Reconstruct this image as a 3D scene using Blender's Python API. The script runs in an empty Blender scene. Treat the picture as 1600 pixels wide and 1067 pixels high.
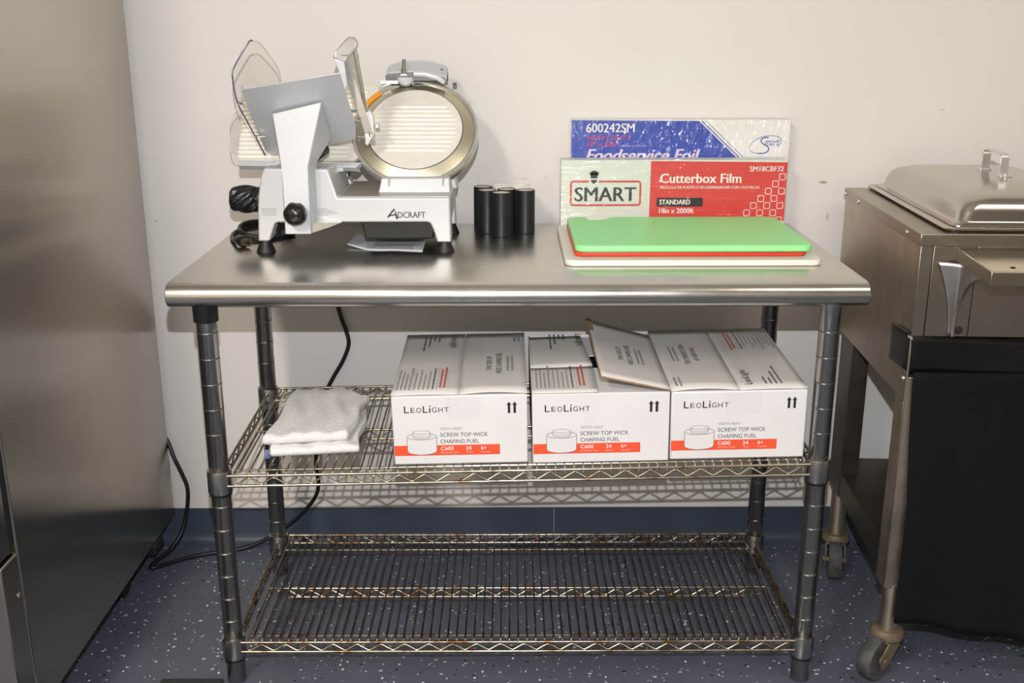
import bpy, bmesh, math, random
from mathutils import Vector, Matrix
random.seed(7)
sc = bpy.context.scene
COL = sc.collection
PI = math.pi

# ------------------------------------------------------------------ camera
cam_d = bpy.data.cameras.new('camera')
cam = bpy.data.objects.new('camera', cam_d)
COL.objects.link(cam)
fw = Vector((0.00296913, 0.95778052, -0.28748505))
rt = Vector((0.99999273, -0.00353122, -0.00143668))
up = Vector((0.00239119, 0.28747869, 0.95778405))
cam.matrix_world = Matrix(((rt.x, up.x, -fw.x, -0.01802), (rt.y, up.y, -fw.y, -1.941814),
                           (rt.z, up.z, -fw.z, 1.318534), (0, 0, 0, 1)))
cam_d.sensor_width = 36
cam_d.lens = 1674.34 / 1600 * 36
cam_d.clip_start = 0.05
sc.camera = cam

# ------------------------------------------------------------------ exposure, world, lights
sc.view_settings.view_transform = 'Standard'
sc.view_settings.look = 'None'
sc.view_settings.gamma = 1
sc.view_settings.exposure = 0.0
wd = bpy.data.worlds.new('world')
sc.world = wd
wd.use_nodes = True
wd.node_tree.nodes['Background'].inputs[0].default_value = (0.9, 0.85, 0.75, 1)
wd.node_tree.nodes['Background'].inputs[1].default_value = 0.02


def area_light(name, loc, target, sx, sy, energy, color):
    d = bpy.data.lights.new(name, 'AREA')
    d.shape = 'RECTANGLE'
    d.size, d.size_y, d.energy, d.color = sx, sy, energy, color
    o = bpy.data.objects.new(name, d)
    COL.objects.link(o)
    o.location = loc
    o.rotation_euler = (Vector(target) - Vector(loc)).to_track_quat('-Z', 'Y').to_euler()
    return o


# the flash that sits on top of the camera
area_light('camera_flash', (-0.0165, -1.93, 1.515), (-0.0, 0.5, 0.78), 0.016, 0.012, 31.5, (0.95, 0.965, 1.0))
# warm fluorescent panel under the ceiling, ahead of the wall and left of the table
area_light('ceiling_panel_light', (-1.14, -2.6, 2.68), (-1.14, -2.6, 0), 0.3, 1.2, 80, (1.0, 0.90, 0.76))
area_light('ceiling_panel_light', (1.6, -1.4, 2.68), (1.6, -1.4, 0), 1.2, 0.6, 18, (1.0, 0.90, 0.76))

# ------------------------------------------------------------------ materials


def lin(c):
    return tuple(((v / 255) / 12.92 if v / 255 <= 0.04045 else ((v / 255 + 0.055) / 1.055) ** 2.4) for v in c) + (1,)


class NT:
    def __init__(s, name):
        s.m = bpy.data.materials.new(name)
        s.m.use_nodes = True
        s.t = s.m.node_tree
        s.b = s.t.nodes['Principled BSDF']

    def n(s, typ, **kw):
        x = s.t.nodes.new(typ)
        for k, v in kw.items():
            setattr(x, k, v)
        return x

    def l(s, a, b):
        s.t.links.new(a, b)

    def coords(s, scale=(1, 1, 1), kind='Object'):
        tc = s.n('ShaderNodeTexCoord')
        mp = s.n('ShaderNodeMapping')
        mp.inputs['Scale'].default_value = scale
        s.l(tc.outputs[kind], mp.inputs[0])
        return mp.outputs[0]

    def noise(s, scale=(1, 1, 1), sc_=5, detail=3, rough=.5):
        x = s.n('ShaderNodeTexNoise')
        x.inputs['Scale'].default_value = sc_
        x.inputs['Detail'].default_value = detail
        x.inputs['Roughness'].default_value = rough
        s.l(s.coords(scale), x.inputs['Vector'])
        return x.outputs['Fac']

    def ramp(s, fac, stops):
        r = s.n('ShaderNodeValToRGB')
        e = r.color_ramp.elements
        while len(e) < len(stops):
            e.new(.5)
        for el, (p, c) in zip(e, stops):
            el.position = p
            el.color = c if len(c) == 4 else tuple(c) + (1,)
        s.l(fac, r.inputs[0])
        return r.outputs[0]

    def bump(s, fac, strength=.2, dist=.002):
        b = s.n('ShaderNodeBump')
        b.inputs['Strength'].default_value = strength
        b.inputs['Distance'].default_value = dist
        s.l(fac, b.inputs['Height'])
        s.l(b.outputs[0], s.b.inputs['Normal'])
        return b

    def set(s, base=None, rough=None, metal=None, spec=None, trans=None, ior=None):
        if base is not None: s.b.inputs['Base Color'].default_value = base
        if rough is not None: s.b.inputs['Roughness'].default_value = rough
        if metal is not None: s.b.inputs['Metallic'].default_value = metal
        if spec is not None: s.b.inputs['Specular IOR Level'].default_value = spec
        if trans is not None: s.b.inputs['Transmission Weight'].default_value = trans
        if ior is not None: s.b.inputs['IOR'].default_value = ior
        return s


def plain(name, rgb, rough=.5, metal=0, var=.06, sc_=40, bump=0, spec=.5, stretch=(1, 1, 1)):
    """colour with a faint procedural mottling"""
    t = NT(name).set(rough=rough, metal=metal, spec=spec)
    c = lin(rgb)
    f = t.noise(stretch, sc_, 4)
    lo = tuple(v * (1 - var) for v in c[:3]) + (1,)
    hi = tuple(min(1, v * (1 + var)) for v in c[:3]) + (1,)
    t.l(t.ramp(f, [(.3, lo), (.7, hi)]), t.b.inputs['Base Color'])
    if bump:
        t.bump(f, bump, .001)
    return t.m


def steel(name, rgb, rough, stretch, var=.12, bump=.05, aniso=0, smudge=.1, sc_=1.0):
    """brushed stainless steel: grain stretched along one direction plus soft smudges"""
    t = NT(name).set(metal=1)
    c = lin(rgb)
    g = t.noise(stretch, 6 * sc_, 5, .65)
    s = t.noise((1, 1, 1), 7, 4, .6)
    mx = t.n('ShaderNodeMath', operation='MULTIPLY_ADD')
    t.l(s, mx.inputs[0]); mx.inputs[1].default_value = .6
    g2 = t.n('ShaderNodeMath', operation='MULTIPLY'); t.l(g, g2.inputs[0]); g2.inputs[1].default_value = .4
    t.l(g2.outputs[0], mx.inputs[2])
    lo = tuple(v * (1 - var) for v in c[:3]) + (1,)
    hi = tuple(min(1, v * (1 + var)) for v in c[:3]) + (1,)
    t.l(t.ramp(mx.outputs[0], [(.3, lo), (.7, hi)]), t.b.inputs['Base Color'])
    mr = t.n('ShaderNodeMapRange')
    mr.inputs[1].default_value, mr.inputs[2].default_value = .3, .7
    mr.inputs[3].default_value, mr.inputs[4].default_value = rough * (1 - smudge), rough * (1 + smudge)
    t.l(mx.outputs[0], mr.inputs[0]); t.l(mr.outputs[0], t.b.inputs['Roughness'])
    if bump:
        t.bump(g, bump, .0006)
    return t.m


M = {}
# wall: cream paint with slight orange peel and a few scuffs
t = NT('wall_paint').set(rough=.75, spec=.2)
f = t.noise((1, 1, 1), 1.6, 3)
basec = t.ramp(f, [(.3, lin((222, 218, 214))), (.7, lin((226, 222, 218)))])
prev = basec
for (x, z, rx, rz, col) in ((.735, .945, .011, .0035, (150, 120, 85)), (.752, .862, .004, .012, (190, 184, 170)), (.02, .955, .012, .002, (196, 186, 178)),
                            (-.002, .956, .007, .0015, (200, 190, 182)), (.025, .94, .01, .002, (190, 180, 178)), (.07, .96, .003, .003, (196, 188, 190)),
                            (-.868, .855, .0022, .002, (70, 70, 72)), (1.0, 1.115, .01, .002, (196, 190, 184))):
    tc = t.n('ShaderNodeTexCoord'); mp = t.n('ShaderNodeMapping')
    mp.inputs['Location'].default_value = (-x / rx, 0, -z / rz)
    mp.inputs['Scale'].default_value = (1 / rx, 0, 1 / rz)
    t.l(tc.outputs['Object'], mp.inputs[0])
    ln = t.n('ShaderNodeVectorMath', operation='LENGTH'); t.l(mp.outputs[0], ln.inputs[0])
    mr = t.n('ShaderNodeMapRange'); mr.inputs[1].default_value = .5; mr.inputs[2].default_value = 1.1
    mr.inputs[3].default_value = .85; mr.inputs[4].default_value = 0
    t.l(ln.outputs['Value'], mr.inputs[0])
    mx = t.n('ShaderNodeMix', data_type='RGBA'); t.l(mr.outputs[0], mx.inputs[0]); t.l(prev, mx.inputs[6])
    mx.inputs[7].default_value = lin(col); prev = mx.outputs[2]
t.l(prev, t.b.inputs['Base Color'])
t.bump(t.noise((1, 1, 1), 60, 2), .08, .001)
M['wall'] = t.m
M['ceiling'] = plain('ceiling_paint', (215, 210, 200), .8)
M['cove'] = plain('cove_base_vinyl', (60, 70, 84), .45, var=.05, sc_=9)
M['caulk'] = plain('caulk', (190, 195, 205), .6)

# floor: blue-grey epoxy with white and black flakes
t = NT('epoxy_flake_floor').set(rough=.33, spec=.4)
f = t.noise((1, 1, 1), 3.5, 4)
base = t.ramp(f, [(.3, lin((82, 87, 100))), (.7, lin((92, 97, 111)))])


def flakes(t, prev, scale, dens, size, col, off, stretch=(1, 1, 1)):
    tc = t.n('ShaderNodeTexCoord'); mp = t.n('ShaderNodeMapping')
    mp.inputs['Location'].default_value = off; mp.inputs['Scale'].default_value = stretch
    mp.inputs['Rotation'].default_value = (0, 0, off[0])
    t.l(tc.outputs['Object'], mp.inputs[0])
    v = t.n('ShaderNodeTexVoronoi'); v.inputs['Scale'].default_value = scale
    t.l(mp.outputs[0], v.inputs['Vector'])
    sep = t.n('ShaderNodeSeparateColor'); t.l(v.outputs['Color'], sep.inputs[0])
    a = t.n('ShaderNodeMath', operation='LESS_THAN'); t.l(sep.outputs[0], a.inputs[0]); a.inputs[1].default_value = dens
    # size differs per flake
    sz = t.n('ShaderNodeMath', operation='MULTIPLY_ADD'); t.l(sep.outputs[1], sz.inputs[0]); sz.inputs[1].default_value = size * .8; sz.inputs[2].default_value = size * .45
    b = t.n('ShaderNodeMath', operation='LESS_THAN'); t.l(v.outputs['Distance'], b.inputs[0]); t.l(sz.outputs[0], b.inputs[1])
    c = t.n('ShaderNodeMath', operation='MULTIPLY'); t.l(a.outputs[0], c.inputs[0]); t.l(b.outputs[0], c.inputs[1])
    mx = t.n('ShaderNodeMix', data_type='RGBA'); t.l(c.outputs[0], mx.inputs[0]); t.l(prev, mx.inputs[6])
    mx.inputs[7].default_value = lin(col)
    return mx.outputs[2]


base = flakes(t, base, 44, .42, .17, (200, 203, 210), (.3, .7, 0), (1, 1.5, 1))
base = flakes(t, base, 66, .28, .2, (228, 228, 230), (1.9, 3.1, 0), (1.5, 1, 1))
base = flakes(t, base, 54, .30, .17, (20, 22, 30), (2.6, 5.3, 0), (1, 1.3, 1))
base = flakes(t, base, 95, .16, .22, (140, 150, 170), (4.1, 1.3, 0))
t.l(base, t.b.inputs['Base Color'])
t.bump(t.noise((1, 1, 1), 25, 3), .05, .002)
M['floor'] = t.m

M['top_steel'] = steel('worktop_brushed_steel', (205, 202, 195), .25, (1.5, 60, 60), var=.1, bump=.2, smudge=.22)
M['post_chrome'] = plain('post_chrome', (176, 175, 172), .25, 1, var=.08, sc_=12)
M['wire_chrome'] = None
t = NT('zinc_chromate_wire').set(rough=.24, metal=1)
f = t.noise((1, 1, 1), 26, 4, .65)
t.l(t.ramp(f, [(.0, lin((188, 184, 170))), (.58, lin((178, 172, 154))), (.7, lin((126, 92, 60))), (.82, lin((92, 56, 32)))]), t.b.inputs['Base Color'])
M['wire_chrome'] = t.m
t = NT('rusty_wire').set(rough=.3, metal=1)
f = t.noise((1, 1, 1), 22, 4, .7)
t.l(t.ramp(f, [(.3, lin((150, 143, 130))), (.5, lin((112, 98, 82))), (.66, lin((84, 58, 40))), (.8, lin((60, 42, 30)))]), t.b.inputs['Base Color'])
M['wire_rust'] = t.m
t = NT('spotted_rail').set(rough=.26, metal=1)
f = t.noise((1, 1, 1), 24, 4, .7)
t.l(t.ramp(f, [(.0, lin((184, 178, 164))), (.5, lin((168, 158, 140))), (.6, lin((126, 96, 66))), (.75, lin((88, 56, 34)))]), t.b.inputs['Base Color'])
M['wire_rail'] = t.m
M['black_plastic'] = plain('black_plastic', (22, 22, 23), .28, var=.1)
M['black_satin'] = plain('black_satin', (24, 26, 30), .42, var=.1)
M['black_rubber'] = plain('black_rubber', (20, 20, 20), .5, var=.15)
M['cord'] = plain('cord_rubber', (14, 14, 15), .4, var=.1)
M['brass'] = plain('plug_brass', (200, 180, 130), .25, 1)
# slicer metals
M['cast'] = plain('painted_cast_aluminium', (204, 205, 207), .42, .3, var=.05, sc_=500, bump=.05)
M['sparkle'] = plain('sparkle_grey_aluminium', (200, 203, 208), .45, .3, var=.10, sc_=600, bump=.05)
M['beam_top'] = plain('satin_cast_aluminium', (190, 186, 178), .34, .7, var=.04, sc_=120)
M['anod'] = plain('anodised_sheet', (214, 216, 220), .42, .35, var=.05, sc_=200)
M['chrome'] = plain('polished_chrome', (215, 215, 215), .12, 1, var=.03)
M['alu'] = plain('polished_aluminium', (222, 221, 219), .3, .85, var=.05, sc_=60)
M['blade'] = plain('blade_steel', (205, 199, 178), .36, .9, var=.04, sc_=80)
M['ribbed'] = plain('ribbed_plate_aluminium', (238, 234, 225), .36, .25, var=.03, sc_=80)
M['orange'] = plain('orange_sticker', (250, 150, 20), .4, var=.03)
t = NT('clear_guard')
g = t.n('ShaderNodeBsdfGlossy'); g.inputs['Roughness'].default_value = .06
tr = t.n('ShaderNodeBsdfTransparent'); tr.inputs[0].default_value = (.965, .965, .955, 1)
mx = t.n('ShaderNodeMixShader'); mx.inputs[0].default_value = .035
t.l(tr.outputs[0], mx.inputs[1]); t.l(g.outputs[0], mx.inputs[2])
t.l(mx.outputs[0], t.t.nodes['Material Output'].inputs[0])
M['clear'] = t.m
M['guard_edge'] = plain('clear_guard_tinted_edge', (98, 90, 116), .15)
M['ink'] = plain('dark_grey_ink', (52, 52, 56), .5, var=.04)
M['ink_soft'] = plain('soft_grey_ink', (120, 120, 124), .5, var=.04)
M['paper'] = plain('paper', (212, 214, 224), .6, var=.02)
M['card_white'] = plain('white_cardboard', (222, 220, 221), .5, var=.025, sc_=14, spec=.3)
M['card_top'] = plain('white_cardboard_flap', (214, 211, 208), .45, var=.03, sc_=11, spec=.4)
M['card_brown'] = plain('brown_cardboard_edge', (150, 122, 92), .8, var=.12, sc_=80)
M['card_dark'] = plain('box_interior_teal', (28, 44, 46), .7)
M['box_black'] = plain('box_black_ink', (34, 34, 36), .5)
M['box_grey'] = plain('box_grey_ink', (150, 150, 152), .5)
M['box_line'] = plain('box_line_ink', (78, 78, 82), .5)
M['box_orange'] = plain('box_orange_ink', (236, 86, 52), .5, var=.03)
M['box_red'] = plain('box_red_ink', (196, 92, 78), .5, var=.03)
M['white_ink'] = plain('white_ink', (240, 236, 232), .5, var=.02)
M['peach_ink'] = plain('peach_ink', (250, 190, 170), .5, var=.02)
M['tape'] = None
t = NT('packing_tape')
g = t.n('ShaderNodeBsdfGlossy'); g.inputs['Roughness'].default_value = .22
tr = t.n('ShaderNodeBsdfTransparent'); tr.inputs[0].default_value = (1, 1, 1, 1)
mx = t.n('ShaderNodeMixShader'); mx.inputs[0].default_value = .03
t.l(tr.outputs[0], mx.inputs[1]); t.l(g.outputs[0], mx.inputs[2])
t.l(mx.outputs[0], t.t.nodes['Material Output'].inputs[0])
M['tape'] = t.m


def wrap_mat(name, scale, rot, strength, fac, dist=.004):
    t = NT(name)
    g = t.n('ShaderNodeBsdfGlossy'); g.inputs['Roughness'].default_value = .13
    tr = t.n('ShaderNodeBsdfTransparent')
    tc = t.n('ShaderNodeTexCoord'); mp = t.n('ShaderNodeMapping')
    mp.inputs['Scale'].default_value = scale; mp.inputs['Rotation'].default_value = (0, rot, 0)
    t.l(tc.outputs['Object'], mp.inputs[0])
    nz = t.n('ShaderNodeTexNoise'); nz.inputs['Scale'].default_value = 10; nz.inputs['Detail'].default_value = 3
    nz.inputs['Distortion'].default_value = .5
    t.l(mp.outputs[0], nz.inputs['Vector'])
    bp = t.n('ShaderNodeBump'); bp.inputs['Strength'].default_value = strength; bp.inputs['Distance'].default_value = dist
    t.l(nz.outputs['Fac'], bp.inputs['Height']); t.l(bp.outputs[0], g.inputs['Normal'])
    mx = t.n('ShaderNodeMixShader'); mx.inputs[0].default_value = fac
    t.l(tr.outputs[0], mx.inputs[1]); t.l(g.outputs[0], mx.inputs[2])
    t.l(mx.outputs[0], t.t.nodes['Material Output'].inputs[0])
    return t.m


M['wrap_film'] = wrap_mat('shrink_wrap_film', (1.0, 1, 9), .06, 1.0, .05, .013)
M['wrap_foil'] = wrap_mat('shrink_wrap_foil', (7, 1, 1.8), -.12, 1.0, .10, .02)
M['blue'] = plain('carton_blue', (46, 72, 178), .4, var=.03)
M['red'] = plain('carton_red', (216, 66, 62), .4, var=.03)
M['carton'] = plain('carton_white', (240, 237, 234), .45, var=.02)
M['carton_green_white'] = plain('carton_off_white', (216, 220, 210), .45, var=.02)
M['redline'] = plain('carton_red_line', (206, 74, 74), .45, var=.02)
M['pink_ink'] = plain('carton_bright_red_ink', (228, 52, 72), .45, var=.02)
M['lilac_ink'] = plain('carton_lilac_ink', (232, 218, 236), .45, var=.02)
M['b_green'] = plain('green_polyethylene', (148, 232, 150), .4, var=.03, sc_=30, bump=.05)
M['b_red'] = plain('red_polyethylene', (232, 72, 52), .4, var=.03)
M['b_white'] = plain('white_polyethylene', (224, 221, 213), .42, var=.02)
M['canister_white'] = plain('white_plastic', (236, 234, 228), .45, var=.02)
M['canister_top'] = plain('grey_recess', (205, 198, 186), .6, var=.04)
t = NT('terry_cloth').set(rough=.95, spec=.1)
f = t.noise((1, 1, 1), 220, 3, .7)
t.l(t.ramp(f, [(.25, lin((222, 221, 220))), (.7, lin((245, 244, 243)))]), t.b.inputs['Base Color'])
t.bump(f, .9, .003)
M['terry'] = t.m
M['blue_thread'] = plain('blue_thread', (112, 130, 170), .8, var=.15, sc_=300)
M['hem'] = plain('cream_hem', (222, 216, 204), .8, var=.1, sc_=300)
M['fridge_side'] = steel('fridge_brushed_steel', (190, 184, 175), .22, (60, 70, 1.2), var=.05, bump=.05, smudge=.15)
def brushed_upright(mat, rot):
    t_ = mat.node_tree
    tg = t_.nodes.new('ShaderNodeCombineXYZ'); tg.inputs[1].default_value = 1   # the brushing runs level along the side
    p = t_.nodes['Principled BSDF']
    p.inputs['Anisotropic'].default_value = .93
    p.inputs['Anisotropic Rotation'].default_value = rot
    t_.links.new(tg.outputs[0], p.inputs['Tangent'])


brushed_upright(M['fridge_side'], 0.0)
M['fridge_dark'] = plain('fridge_gasket', (18, 18, 18), .5)
M['cart_steel'] = steel('cart_stained_steel', (196, 184, 168), .42, (6, 6, 3), var=.22, bump=.05, smudge=.2)
M['cart_steel_front'] = steel('cart_brushed_steel', (168, 160, 146), .32, (2, 60, 60), var=.1, bump=.08)
M['bracket_steel'] = steel('pressed_bracket_steel', (186, 182, 180), .36, (4, 4, 4), var=.06, bump=0)
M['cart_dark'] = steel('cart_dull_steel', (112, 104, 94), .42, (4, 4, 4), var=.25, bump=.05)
M['lid_steel'] = steel('lid_satin_steel', (196, 190, 182), .2, (3, 3, 3), var=.05, bump=0, smudge=.1)
M['hole'] = plain('dark_hole', (40, 26, 24), .8)
M['skirt'] = plain('black_cloth', (13, 14, 15), .8, var=.2, sc_=60, bump=.1, spec=.2)
M['skirt_band'] = plain('black_vinyl_band', (16, 16, 17), .3, var=.1, sc_=20, bump=.2)
M['wheel'] = plain('worn_grey_wheel', (70, 70, 70), .7, var=.5, sc_=30, bump=.3)
M['caster_rust'] = plain('rusty_caster', (116, 104, 86), .6, .4, var=.35, sc_=30, bump=.2)
M['mat'] = plain('dark_floor_mat', (46, 44, 44), .9, var=.3, sc_=200, bump=.4)

# ------------------------------------------------------------------ mesh helpers


class B:
    def __init__(s):
        s.b = bmesh.new()

    def v(s, pts):
        return [s.b.verts.new(Vector(p)) for p in pts]

    def f(s, vs):
        try:
            return s.b.faces.new(vs)
        except ValueError:
            return None

    def quad(s, *pts):
        s.f(s.v(pts)); return s

    def box(s, a, c):
        (x0, y0, z0), (x1, y1, z1) = a, c
        v = s.v([(x0, y0, z0), (x1, y0, z0), (x1, y1, z0), (x0, y1, z0), (x0, y0, z1), (x1, y0, z1), (x1, y1, z1), (x0, y1, z1)])
        for i in ((3, 2, 1, 0), (4, 5, 6, 7), (0, 1, 5, 4), (1, 2, 6, 5), (2, 3, 7, 6), (3, 0, 4, 7)):
            s.f([v[k] for k in i])
        return s

    def loft(s, rings, close=True, cap=True):
        R = [s.v(r) for r in rings]
        n = len(R[0])
        for a, b in zip(R, R[1:]):
            for i in range(n if close else n - 1):
                j = (i + 1) % n
                s.f([a[i], a[j], b[j], b[i]])
        if cap:
            s.f(list(reversed(R[0]))); s.f(R[-1])
        return s

    def prism(s, poly, d):
        """polygon (3-D points) extruded by the vector d"""
        d = Vector(d)
        return s.loft([[Vector(p) for p in poly], [Vector(p) + d for p in poly]])

    def frame_of(s, ax):
        ax = Vector(ax).normalized()
        a = Vector((0, 0, 1)) if abs(ax.z) < .9 else Vector((1, 0, 0))
        u = ax.cross(a).normalized()
        return ax, u, ax.cross(u)

    def lathe(s, prof, o, ax, seg=32, cap=True):
        """prof: (radius, distance along the axis)"""
        ax, u, w = s.frame_of(ax)
        o = Vector(o)
        rings = []
        for r, h in prof:
            r = max(r, 1e-5)
            rings.append([o + ax * h + u * (r * math.cos(2 * PI * k / seg)) + w * (r * math.sin(2 * PI * k / seg)) for k in range(seg)])
        return s.loft(rings, True, cap)

    def cyl(s, a, c, r, seg=16, r2=None):
        a, c = Vector(a), Vector(c)
        return s.lathe([(r, 0), (r if r2 is None else r2, (c - a).length)], a, c - a, seg)

    def tube(s, pts, r, seg=8, close=False, cap=True):
        P = [Vector(p) for p in pts]
        n = len(P)
        rings = []
        u = None
        for i, p in enumerate(P):
            if close:
                d = P[(i + 1) % n] - P[i - 1]
            else:
                d = P[min(i + 1, n - 1)] - P[max(i - 1, 0)]
            d.normalize()
            if u is None:
                u = s.frame_of(d)[1]
            u = (u - d * u.dot(d)).normalized()
            w = d.cross(u)
            rr = r[i] if isinstance(r, (list, tuple)) else r
            rings.append([p + u * (rr * math.cos(2 * PI * k / seg)) + w * (rr * math.sin(2 * PI * k / seg)) for k in range(seg)])
        if close:
            rings.append(rings[0])
            R = [s.v(x) for x in rings[:-1]]
            for i in range(n):
                a, b = R[i], R[(i + 1) % n]
                for k in range(seg):
                    j = (k + 1) % seg
                    s.f([a[k], a[j], b[j], b[k]])
            return s
        return s.loft(rings, True, cap)

    def grid(s, fn, nu, nv):
        V = [[s.b.verts.new(Vector(fn(i / nu, j / nv))) for j in range(nv + 1)] for i in range(nu + 1)]
        for i in range(nu):
            for j in range(nv):
                s.f([V[i][j], V[i + 1][j], V[i + 1][j + 1], V[i][j + 1]])
        return s


ORG = {}


def spline(pts, n=8):
    P = [Vector(p) for p in pts]
    out = []
    for i in range(len(P) - 1):
        p0, p1, p2, p3 = P[max(i - 1, 0)], P[i], P[i + 1], P[min(i + 2, len(P) - 1)]
        for k in range(n):
            t_ = k / n
            out.append(.5 * ((2 * p1) + (p2 - p0) * t_ + (2 * p0 - 5 * p1 + 4 * p2 - p3) * t_ ** 2 + (3 * p1 - p0 - 3 * p2 + p3) * t_ ** 3))
    out.append(P[-1])
    return out


def rrect(x0, y0, x1, y1, r, n=6):
    pts = []
    for cx, cy, a in ((x1 - r, y0 + r, -PI / 2), (x1 - r, y1 - r, 0), (x0 + r, y1 - r, PI / 2), (x0 + r, y0 + r, PI)):
        for k in range(n + 1):
            t_ = a + PI / 2 * k / n
            pts.append((cx + r * math.cos(t_), cy + r * math.sin(t_)))
    return pts


def obj(name, b, mat, parent=None, bevel=0, seg=2, smooth=35, label=None):
    """link the collected shape as ONE mesh; coordinates are relative to the parent's base point"""
    bm = b.b if isinstance(b, B) else b
    bmesh.ops.recalc_face_normals(bm, faces=bm.faces)
    off = ORG.get(parent.name, Vector()) if parent else Vector()
    if off.length:
        bmesh.ops.translate(bm, verts=bm.verts, vec=-off)
    me = bpy.data.meshes.new(name)
    bm.to_mesh(me)
    bm.free()
    me.materials.append(mat)
    if smooth:
        me.shade_smooth()
        me.set_sharp_from_angle(angle=math.radians(smooth))
    o = bpy.data.objects.new(name, me)
    COL.objects.link(o)
    if parent:
        o.parent = parent
        ORG[o.name] = off
    if bevel:
        m = o.modifiers.new('bevel', 'BEVEL')
        m.width = bevel; m.segments = seg; m.limit_method = 'ANGLE'; m.angle_limit = math.radians(40)
        m.harden_normals = False
    if label:
        o['label'] = label
    return o


def thing(name, label, cat, loc=(0, 0, 0), group=None, rot=None):
    o = bpy.data.objects.new(name, None)
    COL.objects.link(o)
    o.empty_display_size = .05
    o.location = loc
    if rot:
        o.rotation_euler = rot
        ORG[o.name] = Vector()
    else:
        ORG[o.name] = Vector(loc)
    tag(o, label, cat, group)
    return o


def tag(o, label, cat, group=None):
    o['label'] = label; o['category'] = cat
    if group: o['group'] = group
    return o


def struct(name, b, mat, bevel=0):
    o = obj(name, b, mat, None, bevel)
    o['kind'] = 'structure'
    return o


# ---- lettering: text outlines flattened to meshes and laid on a plane
_tc = {}


def glyphs(body, bold=0, shear=0, spacing=1):
    key = (body, bold, shear, spacing)
    if key not in _tc:
        cu = bpy.data.curves.new('lettering', 'FONT')
        cu.body = body; cu.size = 1; cu.offset = bold; cu.shear = shear; cu.space_character = spacing
        cu.resolution_u = 3
        o = bpy.data.objects.new('lettering', cu)
        COL.objects.link(o)
        dg = bpy.context.evaluated_depsgraph_get()
        me = o.evaluated_get(dg).to_mesh()
        vs = [(v.co.x, v.co.y) for v in me.vertices]
        fs = [tuple(p.vertices) for p in me.polygons]
        o.evaluated_get(dg).to_mesh_clear()
        bpy.data.objects.remove(o); bpy.data.curves.remove(cu)
        _tc[key] = (vs, fs)
    return _tc[key]


class Print:
    """flat printing on a face: origin O, directions U (right) and V (up), lifted by N"""

    def __init__(s, O, U, V, lift=.0004):
        s.O, s.U, s.V = Vector(O), Vector(U).normalized(), Vector(V).normalized()
        s.N = s.U.cross(s.V).normalized() * lift
        s.d = {}

    def at(s, u, v, k=1):
        return s.O + s.U * u + s.V * v + s.N * k

    def bm(s, m):
        return s.d.setdefault(m, B())

    def text(s, m, body, u, v, w, h, bold=0, shear=0, k=1, rot=0, spacing=1):
        """fit the words into w x h with lower-left corner (u, v); rot=90 reads upwards, -90 downwards"""
        st_ = [0]
        if bold > .009:
            q = .35 * bold * h
            bold, st_ = 0, [-q, -q / 2, 0, q / 2, q]
        vs, fs = glyphs(body, bold, shear, spacing)
        x0, x1 = min(p[0] for p in vs), max(p[0] for p in vs)
        y0, y1 = min(p[1] for p in vs), max(p[1] for p in vs)
        b = s.bm(m)
        for n_, du in enumerate(st_):
          V = []
          for x, y in vs:
            a, c = (x - x0) / (x1 - x0), (y - y0) / (y1 - y0)
            if rot == 90: uu, vv = u + (1 - c) * w, v + a * h
            elif rot == -90: uu, vv = u + c * w, v + (1 - a) * h
            elif rot == 180: uu, vv = u + (1 - a) * w, v + (1 - c) * h
            else: uu, vv = u + a * w + du, v + c * h
            V.append(b.b.verts.new(s.at(uu, vv, k + .22 * n_)))
          for f_ in fs:
            b.f([V[i] for i in f_])
        return s

    def rect(s, m, u0, v0, u1, v1, k=1):
        s.bm(m).quad(s.at(u0, v0, k), s.at(u1, v0, k), s.at(u1, v1, k), s.at(u0, v1, k)); return s

    def poly(s, m, pts, k=1):
        b = s.bm(m); b.f(b.v([s.at(u, v, k) for u, v in pts])); return s

    def stroke(s, m, pts, w, close=False, k=1):
        b = s.bm(m)
        n = len(pts)
        L, R = [], []
        for i in range(n):
            if close: a, c = pts[i - 1], pts[(i + 1) % n]
            else: a, c = pts[max(i - 1, 0)], pts[min(i + 1, n - 1)]
            dx, dy = c[0] - a[0], c[1] - a[1]
            q = math.hypot(dx, dy) or 1
            nx, ny = -dy / q * w / 2, dx / q * w / 2
            L.append(b.b.verts.new(s.at(pts[i][0] + nx, pts[i][1] + ny, k)))
            R.append(b.b.verts.new(s.at(pts[i][0] - nx, pts[i][1] - ny, k)))
        for i in range(n if close else n - 1):
            j = (i + 1) % n
            b.f([L[i], R[i], R[j], L[j]])
        return s

    def ell(s, cu, cv, ru, rv, a0=0, a1=360, n=36):
        return [(cu + ru * math.cos(math.radians(a0 + (a1 - a0) * k / n)), cv + rv * math.sin(math.radians(a0 + (a1 - a0) * k / n))) for k in range(n + (1 if a1 - a0 < 360 else 0))]

    def words(s, m, u, v, w, h, rot=0, seed=0):
        """an illegible printed line: a run of word-long dashes"""
        r = random.Random(seed)
        L = w if rot == 0 else h
        x = 0
        while x < L:
            q = min(L - x, L * r.uniform(.05, .16))
            if rot == 0: s.rect(m, u + x, v, u + x + q, v + h)
            elif rot == 90: s.rect(m, u, v + x, u + w, v + x + q)
            else: s.rect(m, u, v + L - x - q, u + w, v + L - x)
            x += q + L * .025
        return s

    def done(s, parent, names):
        for m, b in s.d.items():
            obj(names.get(m, 'printing'), b, M[m], parent, smooth=0)


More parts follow.
